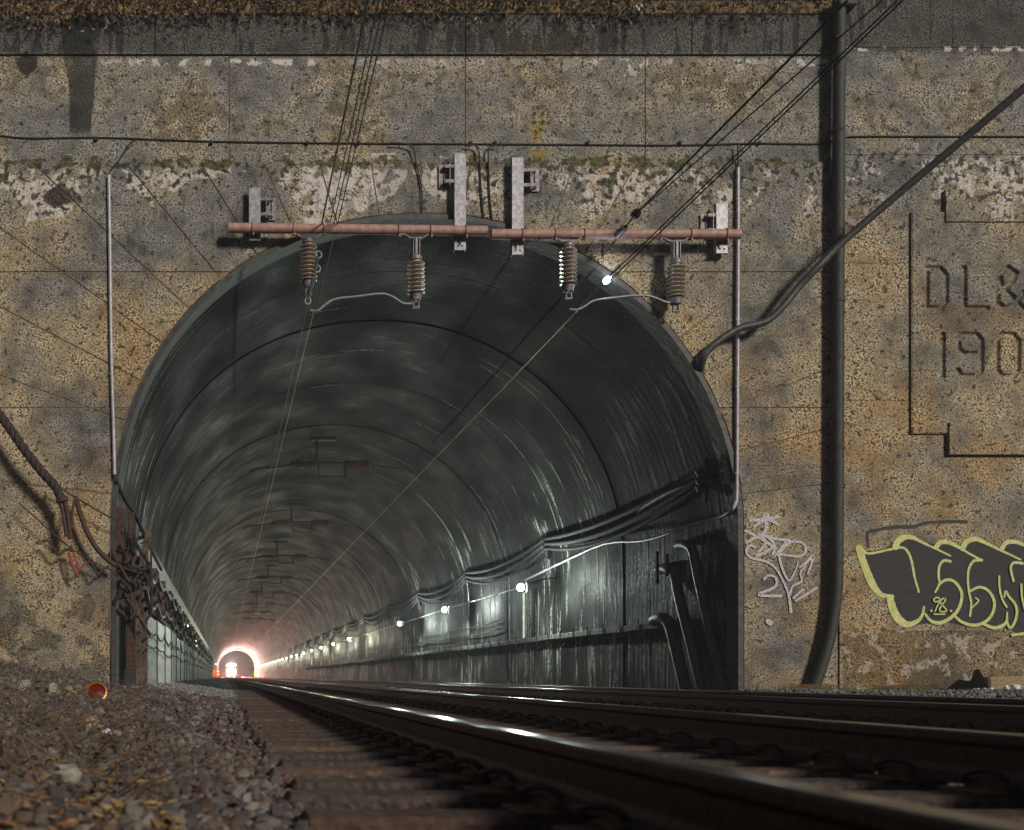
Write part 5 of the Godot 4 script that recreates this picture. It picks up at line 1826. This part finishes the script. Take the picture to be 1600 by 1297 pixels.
	M.lime = mottled(Color(0.38, 0.39, 0.38), Color(0.74, 0.75, 0.72), 0.75, 0.0, 1.1, 85, 0.0, 0.06)
	M.pale = mottled(Color(0.74, 0.74, 0.70), Color(0.86, 0.86, 0.82), 0.8, 0.0, 0.7, 74, 0.2)
	M.paint_black = paint(Color(0.115, 0.12, 0.135), 0.68, 75)
	M.paint_yellow = paint(Color(0.70, 0.72, 0.47), 0.74, 76)
	M.paint_white = paint(Color(0.70, 0.69, 0.72), 0.64, 77)
	M.paint_chalk = paint(Color(0.60, 0.56, 0.50), 0.55, 78)
	M.paint_soot = paint(Color(0.15, 0.14, 0.13), 0.52, 79)
	M.paint_faint = mottled(Color(0.36, 0.38, 0.38), Color(0.5, 0.52, 0.52), 0.8, 0.0, 1.8, 80, 0.3)
	M.stone_pale = mottled(Color(0.42, 0.42, 0.30), Color(0.60, 0.60, 0.63), 0.9, 0.0, 3.0, 81, 0.5)
	M.stone_tan = mottled(Color(0.42, 0.36, 0.27), Color(0.58, 0.51, 0.40), 0.9, 0.0, 3.0, 82, 0.5)
	M.stone_white = mottled(Color(0.70, 0.70, 0.71), Color(0.84, 0.84, 0.84), 0.8, 0.0, 3.0, 83, 0.3)
	M.amber = mat(Color(0.33, 0.085, 0.02), 0.2)
	M.amber_rim = mat(Color(0.62, 0.38, 0.10), 0.35, 0.4)
	M.train = mottled(Color(0.55, 0.56, 0.58), Color(0.66, 0.67, 0.69), 0.35, 0.5, 0.4, 84, 0.0)
	M.glass_dark = mat(Color(0.05, 0.06, 0.07), 0.1)

# ------------------------------------------------------------------ scene
func _ready() -> void:
	rng.seed = 20240
	gn.seed = 5
	gn.frequency = 1.1
	gn.fractal_octaves = 4
	# camera: level, square to the portal wall, the lens shifted up and to the right
	var cam := Camera3D.new()
	cam.name = "camera"
	add_child(cam)
	var phys := CameraAttributesPhysical.new()
	phys.frustum_focal_length = 35.0
	phys.frustum_focus_distance = 17.0
	phys.exposure_aperture = 3.4
	phys.frustum_near = 0.05
	phys.frustum_far = 1500.0
	cam.attributes = phys
	cam.position = Vector3(0, EYE, 0)
	cam.near = 0.05
	cam.far = 1500.0
	cam.keep_aspect = Camera3D.KEEP_HEIGHT
	cam.projection = Camera3D.PROJECTION_FRUSTUM
	cam.size = 1297.0 / F * cam.near
	cam.frustum_offset = Vector2((800.0 - 352.0) / F, (1057.0 - 648.5) / F) * cam.near
	cam.current = true
	# night sky over a town
	var env := Environment.new()
	env.background_mode = Environment.BG_SKY
	var sky := Sky.new()
	var sm := ProceduralSkyMaterial.new()
	sm.sky_top_color = Color(0.20, 0.21, 0.27)
	sm.sky_horizon_color = Color(0.36, 0.31, 0.28)
	sm.ground_bottom_color = Color(0.08, 0.07, 0.06)
	sm.ground_horizon_color = Color(0.20, 0.17, 0.15)
	sky.sky_material = sm
	env.sky = sky
	env.background_energy_multiplier = 1.3
	env.tonemap_mode = Environment.TONE_MAPPER_LINEAR
	env.tonemap_exposure = 1.35
	env.fog_enabled = true
	env.fog_density = 0.0014
	env.fog_light_color = Color(0.86, 0.89, 0.92)
	env.sdfgi_enabled = true
	env.ssao_enabled = true
	env.ssil_enabled = true
	var we := WorldEnvironment.new()
	we.name = "environment"
	we.environment = env
	add_child(we)
	var sun := DirectionalLight3D.new()
	sun.name = "yard_floodlight"
	sun.light_energy = 0.85
	sun.light_color = Color(1.0, 0.955, 0.89)
	sun.light_angular_distance = 9.0
	sun.shadow_enabled = true
	add_child(sun)
	sun.look_at_from_position(Vector3(8.0, 6.2, 13.0), Vector3.ZERO)
	build_materials()
	build_ground()
	build_portal()
	build_wing()
	build_lining()
	build_track(0.94, "near left railway track beside the camera", 150)
	build_track(4.80, "far right railway track beyond the near one", 150)
	build_lamps()
	build_fittings()
	build_wires()
	build_conduits()
	build_left_cables()
	build_fence()
	build_right_wall()
	build_supports()
	build_graffiti()
	build_far()
	build_stones()
	build_litter()
	build_oddments()
